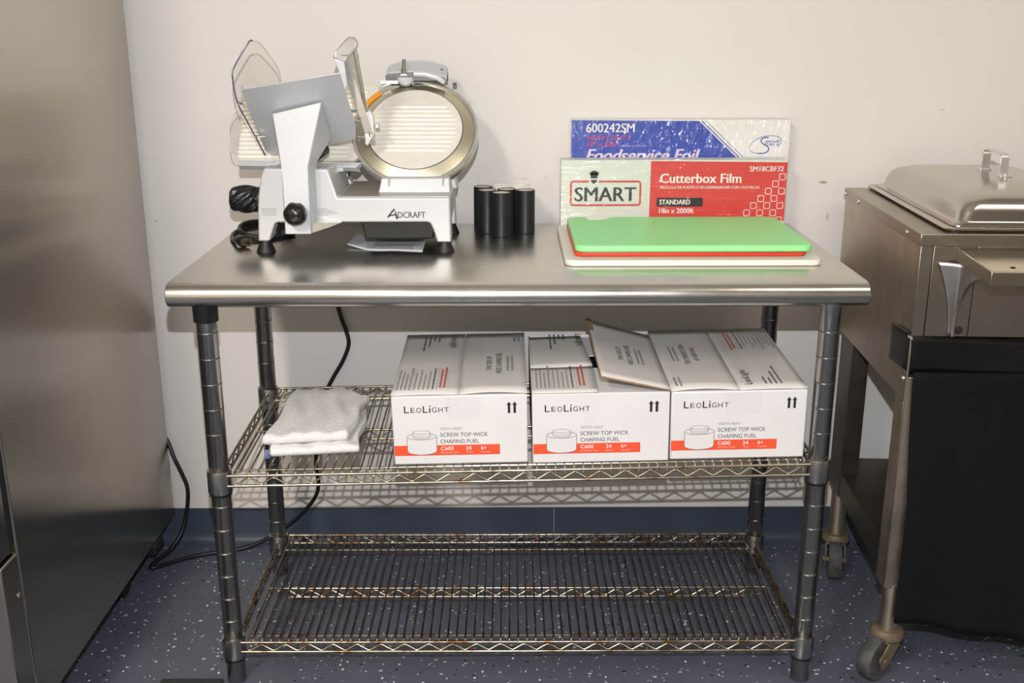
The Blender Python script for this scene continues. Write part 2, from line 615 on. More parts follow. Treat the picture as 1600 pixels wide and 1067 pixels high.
# ------------------------------------------------------------------ the room
YW = 0.6206
struct('floor', B().box((-2.4, -4.2, -.06), (3.2, YW + .1, 0)), M['floor'])
struct('wall_back', B().box((-2.4, YW, 0), (3.2, YW + .1, 2.75)), M['wall'])
struct('wall_left', B().box((-2.5, -4.2, 0), (-2.4, YW + .1, 2.75)), M['wall'])
struct('wall_right', B().box((3.2, -4.2, 0), (3.3, YW + .1, 2.75)), M['wall'])
struct('wall_front', B().box((-2.4, -4.3, 0), (3.2, -4.2, 2.75)), M['wall'])
struct('ceiling', B().box((-2.5, -4.3, 2.75), (3.3, YW + .1, 2.85)), M['ceiling'])


def cove(x0, x1):
    prof = [(YW, .0968), (YW - .0035, .0955), (YW - .0045, .03), (YW - .007, .016), (YW - .013, .006), (YW - .022, .001), (YW - .022, 0), (YW, 0)]
    return B().loft([[(x, y, z) for y, z in prof] for x in (x0, x1)])


struct('baseboard_left', cove(-2.4, .0985), M['cove'])
struct('baseboard_right', cove(.0995, 3.2), M['cove'])
struct('trim_1', B().box((.0985, YW - .0043, .032), (.0995, YW - .001, .094)), M['caulk'])

# ------------------------------------------------------------------ the worktable
ZT = 0.8527
AX, DY = 0.5868, 0.4517
tab = thing('prep_table', 'long stainless steel worktable on four grooved chrome posts with two wire shelves', 'table', (0, .2, 0))
# top sheet with rolled front edge
b = B()
prof = [(.592, ZT), (-.002, ZT), (-.006, ZT - .0010)]
for k in range(1, 12):
    a = PI * k / 12
    prof.append((-.006 - .0215 * math.sin(a), ZT - .0235 + .022 * math.cos(a)))
prof += [(-.006, ZT - .0455), (.0, ZT - .0455), (.0, ZT - .042), (.012, ZT - .042), (.012, ZT - .03), (.592, ZT - .03)]
b.loft([[(x, y, z) for y, z in prof] for x in (-.6515, .6505)])
top = obj('tabletop', b, M['top_steel'], tab, bevel=.003, seg=3)
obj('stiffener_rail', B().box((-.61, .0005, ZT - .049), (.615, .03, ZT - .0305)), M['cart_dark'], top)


def post(x, y):
    r = .0192
    p = [(r * .8, 0), (r, .004)]
    z = .045
    while z < .79:
        if not (.03 < z < .11 or .43 < z < .51):
            p += [(r, z - .0016), (r + .0007, z - .0009), (r + .0007, z - .0003), (r - .0006, z), (r - .0006, z + .0006), (r, z + .0012)]
        z += .0508
    p += [(r, ZT - .031)]
    return B().lathe(p, (x, y, 0), (0, 0, 1), 40)


for sx in (-1, 1):
    for y in (0, DY):
        lg = obj('leg', post(sx * AX, y), M['post_chrome'], tab, smooth=50)
        if sx == -1 and y == 0:
            obj('black_sleeve', B().lathe([(.0205, .777), (.0232, .778), (.0236, .822), (.0205, .822)], (-AX, 0, 0), (0, 0, 1), 32), M['black_plastic'], lg, label='black plastic sleeve at the top of the leg')


def zmid(x, y):
    return .4775 + .0105 * x / .56 + .014 * y / .47


def zlow(x, y):
    return .0965


def wire_shelf(zf, mat_deck, mat_rail, seed):
    """two-rail truss edges, cross wires, long support rods, tapered corner collars"""
    yf, yb, xl, xr = -.013, DY + .013, -.5755, .5755
    R = .0030
    h = .0215
    deck = B()
    n = 61
    for i in range(n):
        x = -.545 + 1.09 * i / (n - 1)
        pts = [(x, yf + .004, zf(x, yf) - .007), (x, yf + .006, zf(x, yf) + .001), (x, yf + .012, zf(x, yf) + .0048)]
        pts += [(x, y, zf(x, y) + .0048) for y in (.1, .25, .38)]
        pts += [(x, yb - .012, zf(x, yb) + .0048), (x, yb - .006, zf(x, yb) + .001), (x, yb - .004, zf(x, yb) - .007)]
        deck.tube(pts, .0019, 6)
    sh = obj('wire_shelf', deck, mat_deck, tab, smooth=60)
    sh['kind'] = 'thing'
    del sh['kind']

    def rod(y, dz, x0, x1, r=.0024, name='support_rod'):
        obj(name, B().cyl((x0, y, zf(x0, y) + dz), (x1, y, zf(x1, y) + dz), r, 8), mat_rail, sh)
    rod(.012, .0004, -.556, .556)
    rod(.386, .0004, -.556, .556)

    def truss(name, P, Q, x_in=0, pitch=.049):
        P, Q = Vector(P), Vector(Q)
        L = (Q - P).length
        d = (Q - P).normalized()
        b = B()
        b.cyl(P, Q, R, 10)
        b.cyl(P + Vector((0, 0, -h)) + d * x_in, Q + Vector((0, 0, -h)) - d * x_in, R, 10)
        k = int((L - .03) / (pitch / 2))
        s0 = (L - k * pitch / 2) / 2
        zz = []
        for i in range(k + 1):
            c = P + d * (s0 + i * pitch / 2) + Vector((0, 0, -.0032 if i % 2 else -h + .0032))
            for dd, e in ((-.0022, .0012), (.0022, .0012)):
                q = c + d * dd
                q.z += -e if i % 2 else e
                zz.append(q)
        b.tube(zz, .0020, 6)
        obj(name, b, mat_rail, sh, smooth=60)
    z4 = lambda x, y: (x, y, zf(x, y))
    truss('front_truss', z4(xl, yf), z4(xr, yf))
    truss('back_truss', z4(xl, yb), z4(xr, yb))
    truss('middle_truss', z4(-.556, .205), z4(.556, .205), .045)
    for nm, x in (('side_truss', -.583), ('side_truss', .583)):
        truss(nm, z4(x, .012), z4(x, DY - .012))
        b = B().cyl(z4(x * .955, .0), z4(x * .955, DY), .0024, 8)
        obj('support_rod', b, mat_rail, sh)
    for sx in (-1, 1):
        for y in (0, DY):
            z0 = zf(sx * AX, y)
            c = B().lathe([(.0205, .012), (.0232, .0125), (.0238, .010), (.0240, -.030), (.0232, -.034), (.0205, -.034)], (sx * AX, y, z0 - .004), (0, 0, 1), 32)
            obj('corner_collar', c, M['post_chrome'], sh)
            obj('plastic_clip', B().lathe([(.0196, -.041), (.0216, -.040), (.0216, -.0345), (.0196, -.0345)], (sx * AX, y, z0 - .004), (0, 0, 1), 32), M['black_plastic'], sh)
    return sh


wire_shelf(zmid, M['wire_chrome'], M['wire_chrome'], 1)
wire_shelf(zlow, M['wire_rust'], M['wire_rail'], 2)

# ------------------------------------------------------------------ meat slicer
SL = thing('meat_slicer', 'silver electric meat slicer with big round blade and black knobs', 'meat slicer', (-.33, .36, ZT))
# cast base: arched front profile carried back, legs at the corners
front = [(-.5375, .879), (-.514, .879), (-.508, .897), (-.501, .9165), (-.495, .9185), (-.187, .9185), (-.18, .9165), (-.174, .903), (-.166, .876), (-.137, .876),
         (-.1385, .9693), (-.369, .9693), (-.386, 1.028), (-.516, 1.030), (-.524, 1.012), (-.531, .975), (-.534, .945)]
b = B()
b.loft([[(x, .25, z) for x, z in front], [(x, .30, z) for x, z in front]])
back = [(x, z) for x, z in front]
b.loft([[(x, .455, z) for x, z in back], [(x, .488, z) for x, z in back]])
b.box((-.534, .299, .917), (-.139, .456, .9690))
b.loft([[(x, y, z) for x, z in ((-.372, .9690), (-.388, 1.024), (-.514, 1.024), (-.522, 1.008), (-.530, .9690))] for y in (.299, .456)])
obj('base', b, M['cast'], SL, bevel=.004, seg=3)
obj('base_deck', B().box((-.365, .262, .9690), (-.142, .484, .9702)), M['beam_top'], SL)
for x, y in ((-.5265, .268), (-.1515, .268), (-.5265, .47), (-.150, .47)):
    obj('foot', B().lathe([(.0195, 0), (.020, .0015), (.0185, .006), (.012, .021), (.011, .027)], (x, y, ZT + .0003), (0, 0, 1), 28), M['black_rubber'], SL)
b = B().loft([[(-.319, .285, .8765), (-.176, .285, .8765), (-.176, .44, .8765), (-.319, .44, .8765)], [(-.327, .275, .920), (-.17, .275, .920), (-.17, .45, .920), (-.327, .45, .920)]])
obj('motor_cover', b, M['black_rubber'], SL, bevel=.003)
# pedestal carrying the blade
b = B().loft([[(-.292, .312, .9695), (-.141, .312, .9695), (-.141, .47, .9695), (-.292, .47, .9695)], [(-.286, .325, .999), (-.143, .325, .999), (-.143, .468, .999), (-.286, .468, .999)]])
b.box((-.272, .317, .97), (-.268, .326, 1.0)).box((-.158, .317, .97), (-.154, .326, 1.0))
b.prism([(-.141, .40, .965), (-.130, .40, .965), (-.143, .40, 1.03), (-.16, .40, 1.03)], (0, .07, 0))
obj('blade_pedestal', b, M['sparkle'], SL, bevel=.003)

EL = math.radians(41.6)
nn = Vector((0, -math.cos(EL), math.sin(EL)))
uu = Vector((0, math.sin(EL), math.cos(EL)))
CB = Vector((-.2214, .43, 1.085))
dp = lambda r, s_, q=0: CB + Vector((r, 0, 0)) + uu * s_ + nn * q
# ring guard, blade, ribbed cover
ring = obj('blade_guard_ring', B().lathe([(.1285, -.001), (.1315, .0035), (.1360, .0035), (.1385, .0005), (.1385, -.012), (.134, -.026), (.06, -.034)], CB, nn, 96), M['alu'], SL, smooth=50)
obj('blade', B().lathe([(.1285, -.003), (.1285, .0006), (.121, .0042), (.1052, .0098), (.1052, .004)], CB, nn, 96), M['blade'], SL)
obj('cover_gap', B().lathe([(.1052, .002), (.1052, .0100), (.1036, .0100), (.1036, .002)], CB, nn, 96), M['black_plastic'], SL)
cov = obj('blade_cover', B().lathe([(.1036, .003), (.1036, .0112), (.1025, .0122), (.0, .0124)], CB, nn, 96), M['ribbed'], SL)
b = B()
for k in range(11):
    s_ = .0575 - .0114 * k
    half = math.sqrt(max(.001, .094 ** 2 - s_ ** 2))
    a = dp(-half, s_, .0122); c = dp(half, s_, .0122)
    m_ = 8
    ring_ = [[dp(xx, s_ + rr * math.cos(PI * j / m_), .0121 + rr * .85 * math.sin(PI * j / m_)) for j in range(m_ + 1)] for xx, rr in ((-half, .0002), (-half + .008, .0036), (half - .008, .0036), (half, .0002))]
    b.loft(ring_, False, False)
obj('rib', b, M['ribbed'], cov, smooth=60)
b = B()
arc = [(r_ * math.cos(a), r_ * math.sin(a)) for r_, rng in ((.1335, range(0, 13)), (.1235, range(12, -1, -1))) for a in [math.radians(128 + 26 * k / 12) for k in rng]]
b.prism([dp(x, y, .0045) for x, y in arc], nn * .0006)
obj('orange_sticker', b, M['orange'], SL)
# ribbed gauge plate left of the blade
gp = []
b = B()
b.prism([dp(-.377, -.074, -.012), (dp(-.128, -.074, -.012)), dp(-.118, -.06, -.012), dp(-.139, 0, -.012), dp(-.128, .06, -.012), dp(-.084, .112, -.012), dp(-.084, .127, -.012), dp(-.392, .127, -.012)], nn * .010)
for k in range(16):
    s_ = -.062 + .0114 * k
    m_ = 6
    x1 = -.142 if s_ < .075 else -.11
    b.loft([[dp(xx, s_ + rr * math.cos(PI * j / m_), -.002 + rr * .85 * math.sin(PI * j / m_)) for j in range(m_ + 1)] for xx, rr in ((-.380, .0034), (x1, .0034))], False, True)
obj('gauge_plate', b, M['ribbed'], SL, smooth=50)
# ledge the carriage runs past: thick machined edge
b = B().prism([dp(-.377, -.073, -.016), dp(-.113, -.080, -.016), dp(-.124, -.092, -.016), dp(-.377, -.087, -.016)], nn * .016)
obj('plate_edge', b, M['anod'], SL, bevel=.001)
obj('plate_bracket', B().box((-.400, .372, 1.006), (-.372, .42, 1.020)), M['alu'], SL, bevel=.001)
obj('stop_pin', B().box((-.3655, .382, .995), (-.360, .388, 1.018)), M['black_plastic'], SL)
# product tray: plate standing square to the gauge plate, with a folded left side
T0 = CB - uu * .07
tray = [(-.541, .209, 1.188), (-.34, .172, 1.221), (-.332, .30, 1.107), (-.338, .332, 1.079), (-.389, .344, 1.068), (-.520, .374, 1.042), (-.533, .366, 1.049)]
b = B().prism(tray, uu * .0028)
b.prism([(-.541, .209, 1.188), (-.533, .366, 1.049), (-.535, .366, 1.049), (-.543, .209, 1.188)], uu * .016)
tr_ = obj('product_tray', b, M['anod'], SL, bevel=.001)
# carriage arm: straight foot, flared upper body reaching the tray
A = lambda *p: Vector(p)
fr = [A(-.470, .198, .9035), A(-.417, .198, .9035), A(-.4155, .198, 1.040), A(-.388, .231, 1.164), A(-.494, .257, 1.139), A(-.4695, .198, 1.045), A(-.4695, .198, .975)]
bk = [A(-.470, .236, .9035), A(-.412, .240, .9035), A(-.4095, .262, 1.040), A(-.386, .323, 1.083), A(-.494, .345, 1.060), A(-.4695, .272, 1.040), A(-.4695, .238, .975)]
b = B().loft([fr, bk])
arm = obj('carriage_arm', b, M['sparkle'], SL, bevel=.0025, seg=3)
obj('arm_hub', B().cyl((-.425, .262, 1.045), (-.40, .31, 1.062), .012, 16), M['black_plastic'], SL)
obj('arm_foot_plate', B().prism([(-.417, .205, .905), (-.417, .205, .925), (-.36, .23, .922), (-.385, .23, .912)], (0, .035, 0)), M['alu'], SL)
# black knob peeping over the tray's upper edge
obj('tray_knob', B().lathe([(.001, -.008), (.009, -.007), (.0125, -.002), (.0125, .004), (.008, .0085), (.001, .0095)], (-.478, .36, 1.186), (0, -.3, 1), 24).cyl((-.478, .36, 1.182), (-.478, .40, 1.10), .004, 10), M['black_plastic'], SL)
# black knobs


def fluted(o, ax, R, prof, nfl, depth, twist, seg=72):
    """knob of revolution with twisted finger grooves; prof: (r factor, h, groove factor)"""
    b = B()
    ax, u, w = b.frame_of(ax)
    o = Vector(o)
    rings = []
    for rf, h, g in prof:
        rg = []
        for k in range(seg):
            a = 2 * PI * k / seg
            q = (.5 + .5 * math.cos(nfl * (a + twist * h / R)))
            r_ = max(1e-5, R * rf * (1 - depth * g * q ** 2))
            rg.append(o + ax * h + u * (r_ * math.cos(a)) + w * (r_ * math.sin(a)))
        rings.append(rg)
    return b.loft(rings)


kn = []
for i in range(21):
    a = PI * (i / 20)
    kn.append((math.sin(a) ** .85, .0225 * (1 - math.cos(a)), 1 if 3 < i < 12 else .3))
obj('arm_knob', fluted((-.4415, .199, .951), (-.06, -1, -.08), .0235, kn, 5, .10, .6), M['black_plastic'], SL, smooth=60)
kp = [(.82, 0, 0), (.86, .003, .0), (.90, .005, 1), (.99, .012, 1), (1.0, .03, 1), (.97, .045, 1), (.88, .055, .8), (.74, .0605, .4), (.55, .062, .1), (0.001, .0625, 0)]
kp2 = []
for p_, n_ in zip(kp, kp[1:]):
    for i in range(4):
        kp2.append(tuple(p_[j] + (n_[j] - p_[j]) * i / 4 for j in range(3)))
kp = kp2 + [kp[-1]]
ik = obj('index_knob', fluted((-.5505, .345, .951), (-1, 0, .03), .0302, kp, 6, .26, .9), M['black_plastic'], SL, smooth=60)
b = B().cyl((-.534, .345, .951), (-.5505, .345, .951), .027, 40)
sk = obj('knob_skirt', b, M['black_satin'], ik)
b = B()
for k in range(22):
    a = 2 * PI * k / 22
    c = Vector((-.5415, .345 + .0273 * math.cos(a), .951 + .0273 * math.sin(a)))
    b.box((c.x - .0035, c.y - .0008, c.z - .0008), (c.x + .0035, c.y + .0008, c.z + .0008))
obj('dial_mark', b, M['white_ink'], ik)
# clear hand guard beside the tray, and the lower clear guard behind it


def sheet(name, near, far, thick, r=None):
    b = B()
    n_ = len(near)
    A_ = [Vector(p) for p in near]; C_ = [Vector(p) for p in far]
    d = Vector((thick, 0, 0))
    b.loft([A_, [p + d for p in A_]][0:1] + [], True, False) if False else None
    V1 = b.v(A_ + C_[::-1]); V2 = b.v([p + d for p in A_ + C_[::-1]])
    m_ = n_
    for i in range(m_ - 1):
        for V, fl in ((V1, 0), (V2, 1)):
            q = [V[i], V[i + 1], V[2 * m_ - 2 - i], V[2 * m_ - 1 - i]]
            b.f(q[::-1] if fl else q)
    N = 2 * m_
    for i in range(N):
        j = (i + 1) % N
        b.f([V1[i], V2[i], V2[j], V1[j]])
    return obj(name, b, M['clear'], SL, smooth=25)


near = [(-.5255, .268, 1.279), (-.532, .262, 1.276), (-.562, .252, 1.228), (-.5655, .25, 1.205), (-.562, .26, 1.160), (-.550, .29, 1.115), (-.530, .335, 1.046)]
far = [(-.5255, .272, 1.279), (-.520, .300, 1.276), (-.511, .36, 1.245), (-.506, .41, 1.215), (-.505, .42, 1.175), (-.510, .42, 1.13), (-.520, .40, 1.08)]
g1 = sheet('hand_guard', near, far, .003)
obj('guard_edge', B().tube(spline(near, 6), .0017, 8), M['guard_edge'], g1, smooth=60, label='tinted purple-grey edge of the clear guard')
obj('guard_edge', B().tube(spline(far, 6), .0010, 8), M['ribbed'], g1, smooth=60)
for (x0, y0, z0) in ((-.5605, .262, 1.158), (-.541, .309, 1.087)):
    b = B().cyl((x0, y0, z0), (x0 + .018, y0 + .004, z0 + .001), .0022, 10)
    b.cyl((x0 - .001, y0, z0), (x0 + .003, y0, z0), .0045, 6)
    obj('guard_bolt', b, M['chrome'], g1)
near2 = [(-.598, .40, 1.137), (-.612, .40, 1.118), (-.619, .40, 1.09), (-.618, .40, 1.045), (-.612, .40, 1.034)]
far2 = [(-.575, .44, 1.14), (-.578, .45, 1.12), (-.58, .46, 1.09), (-.585, .46, 1.05), (-.59, .45, 1.034)]
g2 = sheet('lower_guard', near2, far2, .0025)
obj('guard_edge', B().tube(spline(near2, 6) + [Vector((-.56, .385, 1.032))], .0010, 8), M['ribbed'], g2, smooth=60)
# meat pusher: gripping handle, slotted bar, rod, bracket, thumb screws
pb = B()
# slotted flat bar
P0, P1 = Vector((-.353, .236, 1.252)), Vector((-.312, .338, 1.068))
dirv = (P1 - P0).normalized()
wv = Vector((.0195, -.004, 0.004))
pb.prism([P0, P0 + wv, P1 + wv * .8, P1], Vector((0, .006, 0)))
pus = obj('pusher_bar', pb, M['alu'], SL, bevel=.001)
gripP = [(-.362, .232, 1.246), (-.358, .232, 1.258), (-.341, .245, 1.279), (-.333, .25, 1.2875), (-.322, .25, 1.287), (-.314, .25, 1.279), (-.315, .245, 1.267), (-.331, .235, 1.247), (-.337, .232, 1.238), (-.352, .232, 1.243)]
obj('pusher_grip', B().prism(gripP, (0, .022, 0)), M['alu'], pus, bevel=.004, seg=3)
b = B().prism([(-.361, .233, 1.247), (-.340, .233, 1.240), (-.336, .237, 1.195), (-.341, .237, 1.187), (-.348, .237, 1.19), (-.353, .235, 1.225)], (0, .008, 0))
obj('grip_shank', b, M['anod'], pus, bevel=.0015)
obj('pusher_rod', B().cyl((-.321, .252, 1.262), (-.313, .333, 1.130), .0046, 16), M['chrome'], SL)
b = B()
bx = [(-.321, .325, 1.137), (-.305, .325, 1.139), (-.298, .325, 1.128), (-.297, .325, 1.09), (-.313, .325, 1.066), (-.318, .325, 1.070)]
b.prism(bx, (0, .016, 0))
pbk = obj('pusher_bracket', b, M['alu'], SL, bevel=.0015)
obj('bracket_slot', B().box((-.3135, .3243, 1.082), (-.3045, .3255, 1.120)), M['anod'], pbk)
obj('slot_spring', B().cyl((-.307, .323, 1.085), (-.311, .323, 1.117), .0012, 8), M['chrome'], pbk)
obj('latch_button', B().box((-.296, .322, 1.102), (-.286, .334, 1.112)), M['alu'], pbk, bevel=.002)
for p in ((-.352, .240, 1.193), (-.349, .244, 1.180), (-.337, .300, 1.140), (-.332, .302, 1.117), (-.326, .32, 1.083)):
    b = B().cyl(Vector(p) + Vector((.008, 0, 0)), Vector(p) - Vector((.004, .003, 0)), .0035, 12).cyl(Vector(p) - Vector((.003, .006, -.004)), Vector(p) - Vector((.003, .0, .006)), .0022, 10)
    obj('thumb_screw', b, M['chrome'], SL)
# sharpener on top of the blade
b = B()
capf = [(-.290, 1.199), (-.290, 1.208), (-.285, 1.219), (-.276, 1.2235)]
prof = [(-.2885, 1.198), (-.2885, 1.214), (-.284, 1.2215), (-.255, 1.2295), (-.22, 1.2325), (-.187, 1.230), (-.160, 1.2225), (-.1535, 1.215), (-.1535, 1.193)]
inner = [(x * .985 - .0033, z - .0035) for x, z in prof]
low = [(-.2885, 1.197), (-.2885, 1.203), (-.284, 1.2065), (-.258, 1.2085), (-.22, 1.2105), (-.187, 1.2075), (-.162, 1.200), (-.1535, 1.197), (-.1535, 1.190)]
V0 = [Vector((x, .494, z)) for x, z in low]
V1 = [Vector((x, .540, z)) for x, z in prof]
dn_ = Vector((0, .004, -.004))
b.loft([V0 + [p + dn_ for p in V0[::-1]], V1 + [p + dn_ for p in V1[::-1]]])
b.prism([(x, .536, z) for x, z in prof], (0, .006, 0))
shp = obj('sharpener_cover', b, M['sparkle'], SL, bevel=.0015)
obj('sharpener_body', B().box((-.280, .508, 1.178), (-.232, .545, 1.208)).box((-.232, .515, 1.178), (-.162, .545, 1.214)), M['black_satin'], shp, bevel=.003)
obj('sharpening_wheel', B().lathe([(.001, 0), (.0185, .001), (.0195, .004), (.0195, .012), (.016, .016), (.001, .016)], (-.246, .512, 1.192), (0, -.86, .5), 36), M['anod'], shp)
obj('sharpener_pin', B().cyl((-.248, .492, 1.206), (-.248, .506, 1.233), .0058, 18).cyl((-.248, .490, 1.202), (-.248, .496, 1.214), .0078, 18), M['chrome'], shp)
b = B().tube([(-.226, .496, 1.205), (-.20, .494, 1.204), (-.175, .496, 1.197), (-.160, .50, 1.186)], [.006, .0068, .0072, .006], 12)
obj('sharpener_lever', b, M['anod'], shp, smooth=60)
b = B().tube([dp(-.079, .118, .004), dp(-.06, .127, .006), dp(-.035, .131, .006)], .0028, 8)
b.box((-.30, .495, 1.183), (-.262, .52, 1.190))
obj('sharpener_latch', b, M['alu'], shp)
obj('sharpener_tab', B().box((-.142, .515, 1.178), (-.133, .53, 1.184)), M['black_plastic'], SL)
# lettering on the base
pr = Print((-.538, .25, .876), (1, 0, 0), (0, 0, 1))
pr.stroke('ink', [(.2712, .0528), (.2848, .0700), (.2885, .0560), (.2902, .0490)], .0040)
pr.stroke('ink', [(.2755, .0560), (.2880, .0585)], .0026)
pr.text('ink', 'DCRAFT', .2918, .0515, .0570, .0125, .05)
pr.done(SL, {'ink': 'maker_lettering'})
for part in (0, 1):
    pr = Print((-.538, .25, .876), (1, 0, 0), (0, 0, 1))
    for k in range(4):
        if part == 0:
            pr.words('ink_soft', .0115, .0702 - k * .0042, .031, .0011, seed=k)
        else:
            pr.words('ink_soft', .123, .0702 - k * .0042, (.024, .038, .044, .027)[k], .0011, seed=9 + k)
    pr.done(SL, {'ink_soft': 'warning_text'})
# power cord bundled beside the slicer
ZC = ZT + .0048
loop = [(-.53, .50, ZC), (-.575, .545, ZC), (-.612, .530, ZC), (-.638, .470, ZC), (-.632, .405, ZC), (-.6105, .345, ZC + .004), (-.602, .328, ZC + .007)]
cd = obj('power_cord', B().tube(spline(loop, 8), .0046, 10), M['cord'], SL, smooth=60)
loop2 = [(-.53, .535, ZC + .004), (-.585, .535, ZC + .010), (-.615, .485, ZC + .010), (-.618, .43, ZC + .009), (-.596, .385, ZC + .004), (-.565, .37, ZC), (-.54, .385, ZC), (-.50, .44, ZC)]
obj('cord_loop', B().tube(spline(loop2, 8), .0044, 10), M['cord'], cd, smooth=60)
loop3 = [(-.53, .52, ZC + .012), (-.60, .50, ZC + .0185), (-.622, .45, ZC + .018), (-.608, .40, ZC + .012), (-.575, .392, ZC + .0035), (-.53, .41, ZC + .002)]
obj('cord_loop', B().tube(spline(loop3, 8), .0044, 10), M['cord'], cd, smooth=60)
pd = Vector((.75, -.62, -.02)).normalized()
o_ = Vector((-.606, .333, ZT + .0135))
pg = obj('plug', B().lathe([(.0055, 0), (.007, .006), (.0105, .012), (.0125, .022), (.0125, .032), (.0115, .034)], o_, pd, 24), M['black_plastic'], cd)
b = B()
e_ = o_ + pd * .033
sd = Vector((pd.y, -pd.x, 0))
for s_ in (-.0062, .0062):
    c = e_ + sd * s_ + Vector((0, 0, .003))
    b.prism([c + Vector((0, 0, -.0032)) - sd * .0007, c + Vector((0, 0, -.0032)) + sd * .0007, c + Vector((0, 0, .0032)) + sd * .0007, c + Vector((0, 0, .0032)) - sd * .0007], pd * .015)
b.cyl(e_ + Vector((0, 0, -.006)), e_ + Vector((0, 0, -.006)) + pd * .017, .0023, 10)
obj('prong', b, M['brass'], pg)

# instruction sheet under the slicer
b = B()


def shf(u, v):
    a = Vector((-.3625, .3035, 0)).lerp(Vector((-.3630, .465, 0)), v)
    c = Vector((-.1985, .2625, 0)).lerp(Vector((-.2005, .40, 0)), v)
    if v < .5 and u < .35:
        a.y += 0
    p = a.lerp(c, u)
    p.y += -.012 * math.sin(PI * min(1, u / .62)) * (1 - v) if u < .62 else 0
    p.z = ZT + .0012 + .006 * max(0, (.28 - u)) * (1 - v) / .28 * 1.3
    return p


b.grid(shf, 14, 8)
sheet_o = obj('instruction_sheet', b, M['paper'])
tag(sheet_o, 'folded white printed sheet lying on the steel tabletop under the meat slicer', 'paper')
sm = sheet_o.modifiers.new('thick', 'SOLIDIFY'); sm.thickness = .0006
pr = Print((-.325, .285, ZT + .0018), (1, -.10, 0), (0, 1, 0))
for k in range(7):
    pr.words('ink_soft', .0, .008 + k * .0085, .105, .0022, seed=30 + k)
pr.done(sheet_o, {'ink_soft': 'printed_text'})

# ------------------------------------------------------------------ canisters
def canister(name, label, x, y, white, group):
    c = thing(name, label, 'canister', (x, y, ZT), group)
    R_ = .0213
    H_ = .0985 + random.uniform(-.001, .001)
    obj('body', B().lathe([(R_ - .001, 0), (R_, .001), (R_, H_ - .001), (R_ - .0008, H_), (R_ - .0022, H_), (R_ - .0026, H_ - .0022), (0, H_ - .0022)], (x, y, ZT + .0002), (0, 0, 1), 40),
        M['canister_white'] if white else M['black_satin'], c)
    obj('end_disc', B().lathe([(0, H_ - .0020), (R_ - .0027, H_ - .0020), (R_ - .0027, H_ - .0012), (0, H_ - .0012)], (x, y, ZT + .0002), (0, 0, 1), 40), M['canister_white'] if white else M['canister_top'], c,
        label=None if white else 'pale grey end of the black canister')


for lb, x, y in (('slim black canister standing foremost in the cluster beside the slicer', -.0341, .4405),
                 ('slim black canister between the foremost and the leftmost black ones', -.0664, .4790),
                 ('slim black canister farthest left in the cluster, nearest the slicer', -.0768, .5225),
                 ('slim black canister at the right end of the cluster, apart from the rest', .0205, .4780),
                 ('slim black canister in the middle, behind the foremost one', -.0222, .4872)):
    canister('canister', lb, x, y, False, 'black canisters on the tabletop')
canister('canister', 'white canister at the back, left of the other white one', -.0352, .5430, True, 'white canisters behind the black ones')
canister('canister', 'white canister at the back, right of the other white one', .0090, .5320, True, 'white canisters behind the black ones')

# ------------------------------------------------------------------ cartons against the wall
FW, FH, FD = .5195, .159, .047
fx, fy = .1020, .519
fb = thing('film_box', 'white and red carton of cling film lettered Cutterbox Film, behind the cutting boards', 'box', (fx + FW / 2, fy + FD / 2, ZT))
obj('carton', B().box((fx, fy, ZT + .0003), (fx + FW, fy + FD, ZT + FH)), M['carton_green_white'], fb, bevel=.002)
pr = Print((fx, fy, ZT), (1, 0, 0), (0, 0, 1))
# u,v measured on the front face
k = FW / 946
U_ = lambda x: (x - 422) * k
V_ = lambda y: FH - (y - 212) * .000598
pr.poly('red', [(U_(797), V_(216)), (U_(1366), V_(222)), (U_(1366), V_(448)), (U_(810), V_(446)), (U_(800), V_(441)), (U_(796), V_(430))])
for (x, y, s_) in [(x, y, 1) for x, y in ((1348, 277), (1321, 304), (1293, 332), (1348, 332), (1263, 360), (1318, 360), (1234, 388), (1290, 388), (1345, 388), (1207, 416), (1262, 416), (1317, 416), (1178, 444), (1234, 444), (1289, 444), (1343, 444))]:
    c = (U_(x), V_(y)); h_ = .0068
    pr.stroke('white_ink', rrect(c[0] - h_, c[1] - h_, c[0] + h_, c[1] + h_, .002, 3), .0015, True, 2)
pr.text('white_ink', 'SM18CBF32', U_(1210), V_(256), U_(1351) - U_(1210), .0115, .06, k=2)
pr.text('white_ink', 'Cutterbox Film', U_(838), V_(300), U_(1176) - U_(838), .0215, .10, k=2)
pr.text('white_ink', 'PELÍCULA DE PLÁSTICO EN DISPENSADOR CON CUCHILLAS', U_(840), V_(322), U_(1254) - U_(840), .0080, .02, k=2)
pr.rect('box_black', U_(826), V_(391), U_(1020), V_(357), 2)
pr.text('white_ink', 'STANDARD', U_(838), V_(383), U_(966) - U_(838), .0115, .10, k=3)
pr.text('white_ink', '18in x 2000ft', U_(838), V_(417), U_(983) - U_(838), .0118, .09, k=2)
pr.stroke('redline', rrect(U_(465), V_(385), U_(756), V_(294), .006, 5), .0046, True)
pr.text('ink', 'SMART', U_(482), V_(370), U_(738) - U_(482), .0325, .09, k=2)
pr.text('ink', 'TM', U_(735), V_(371), .003, .0016, 0, k=2)
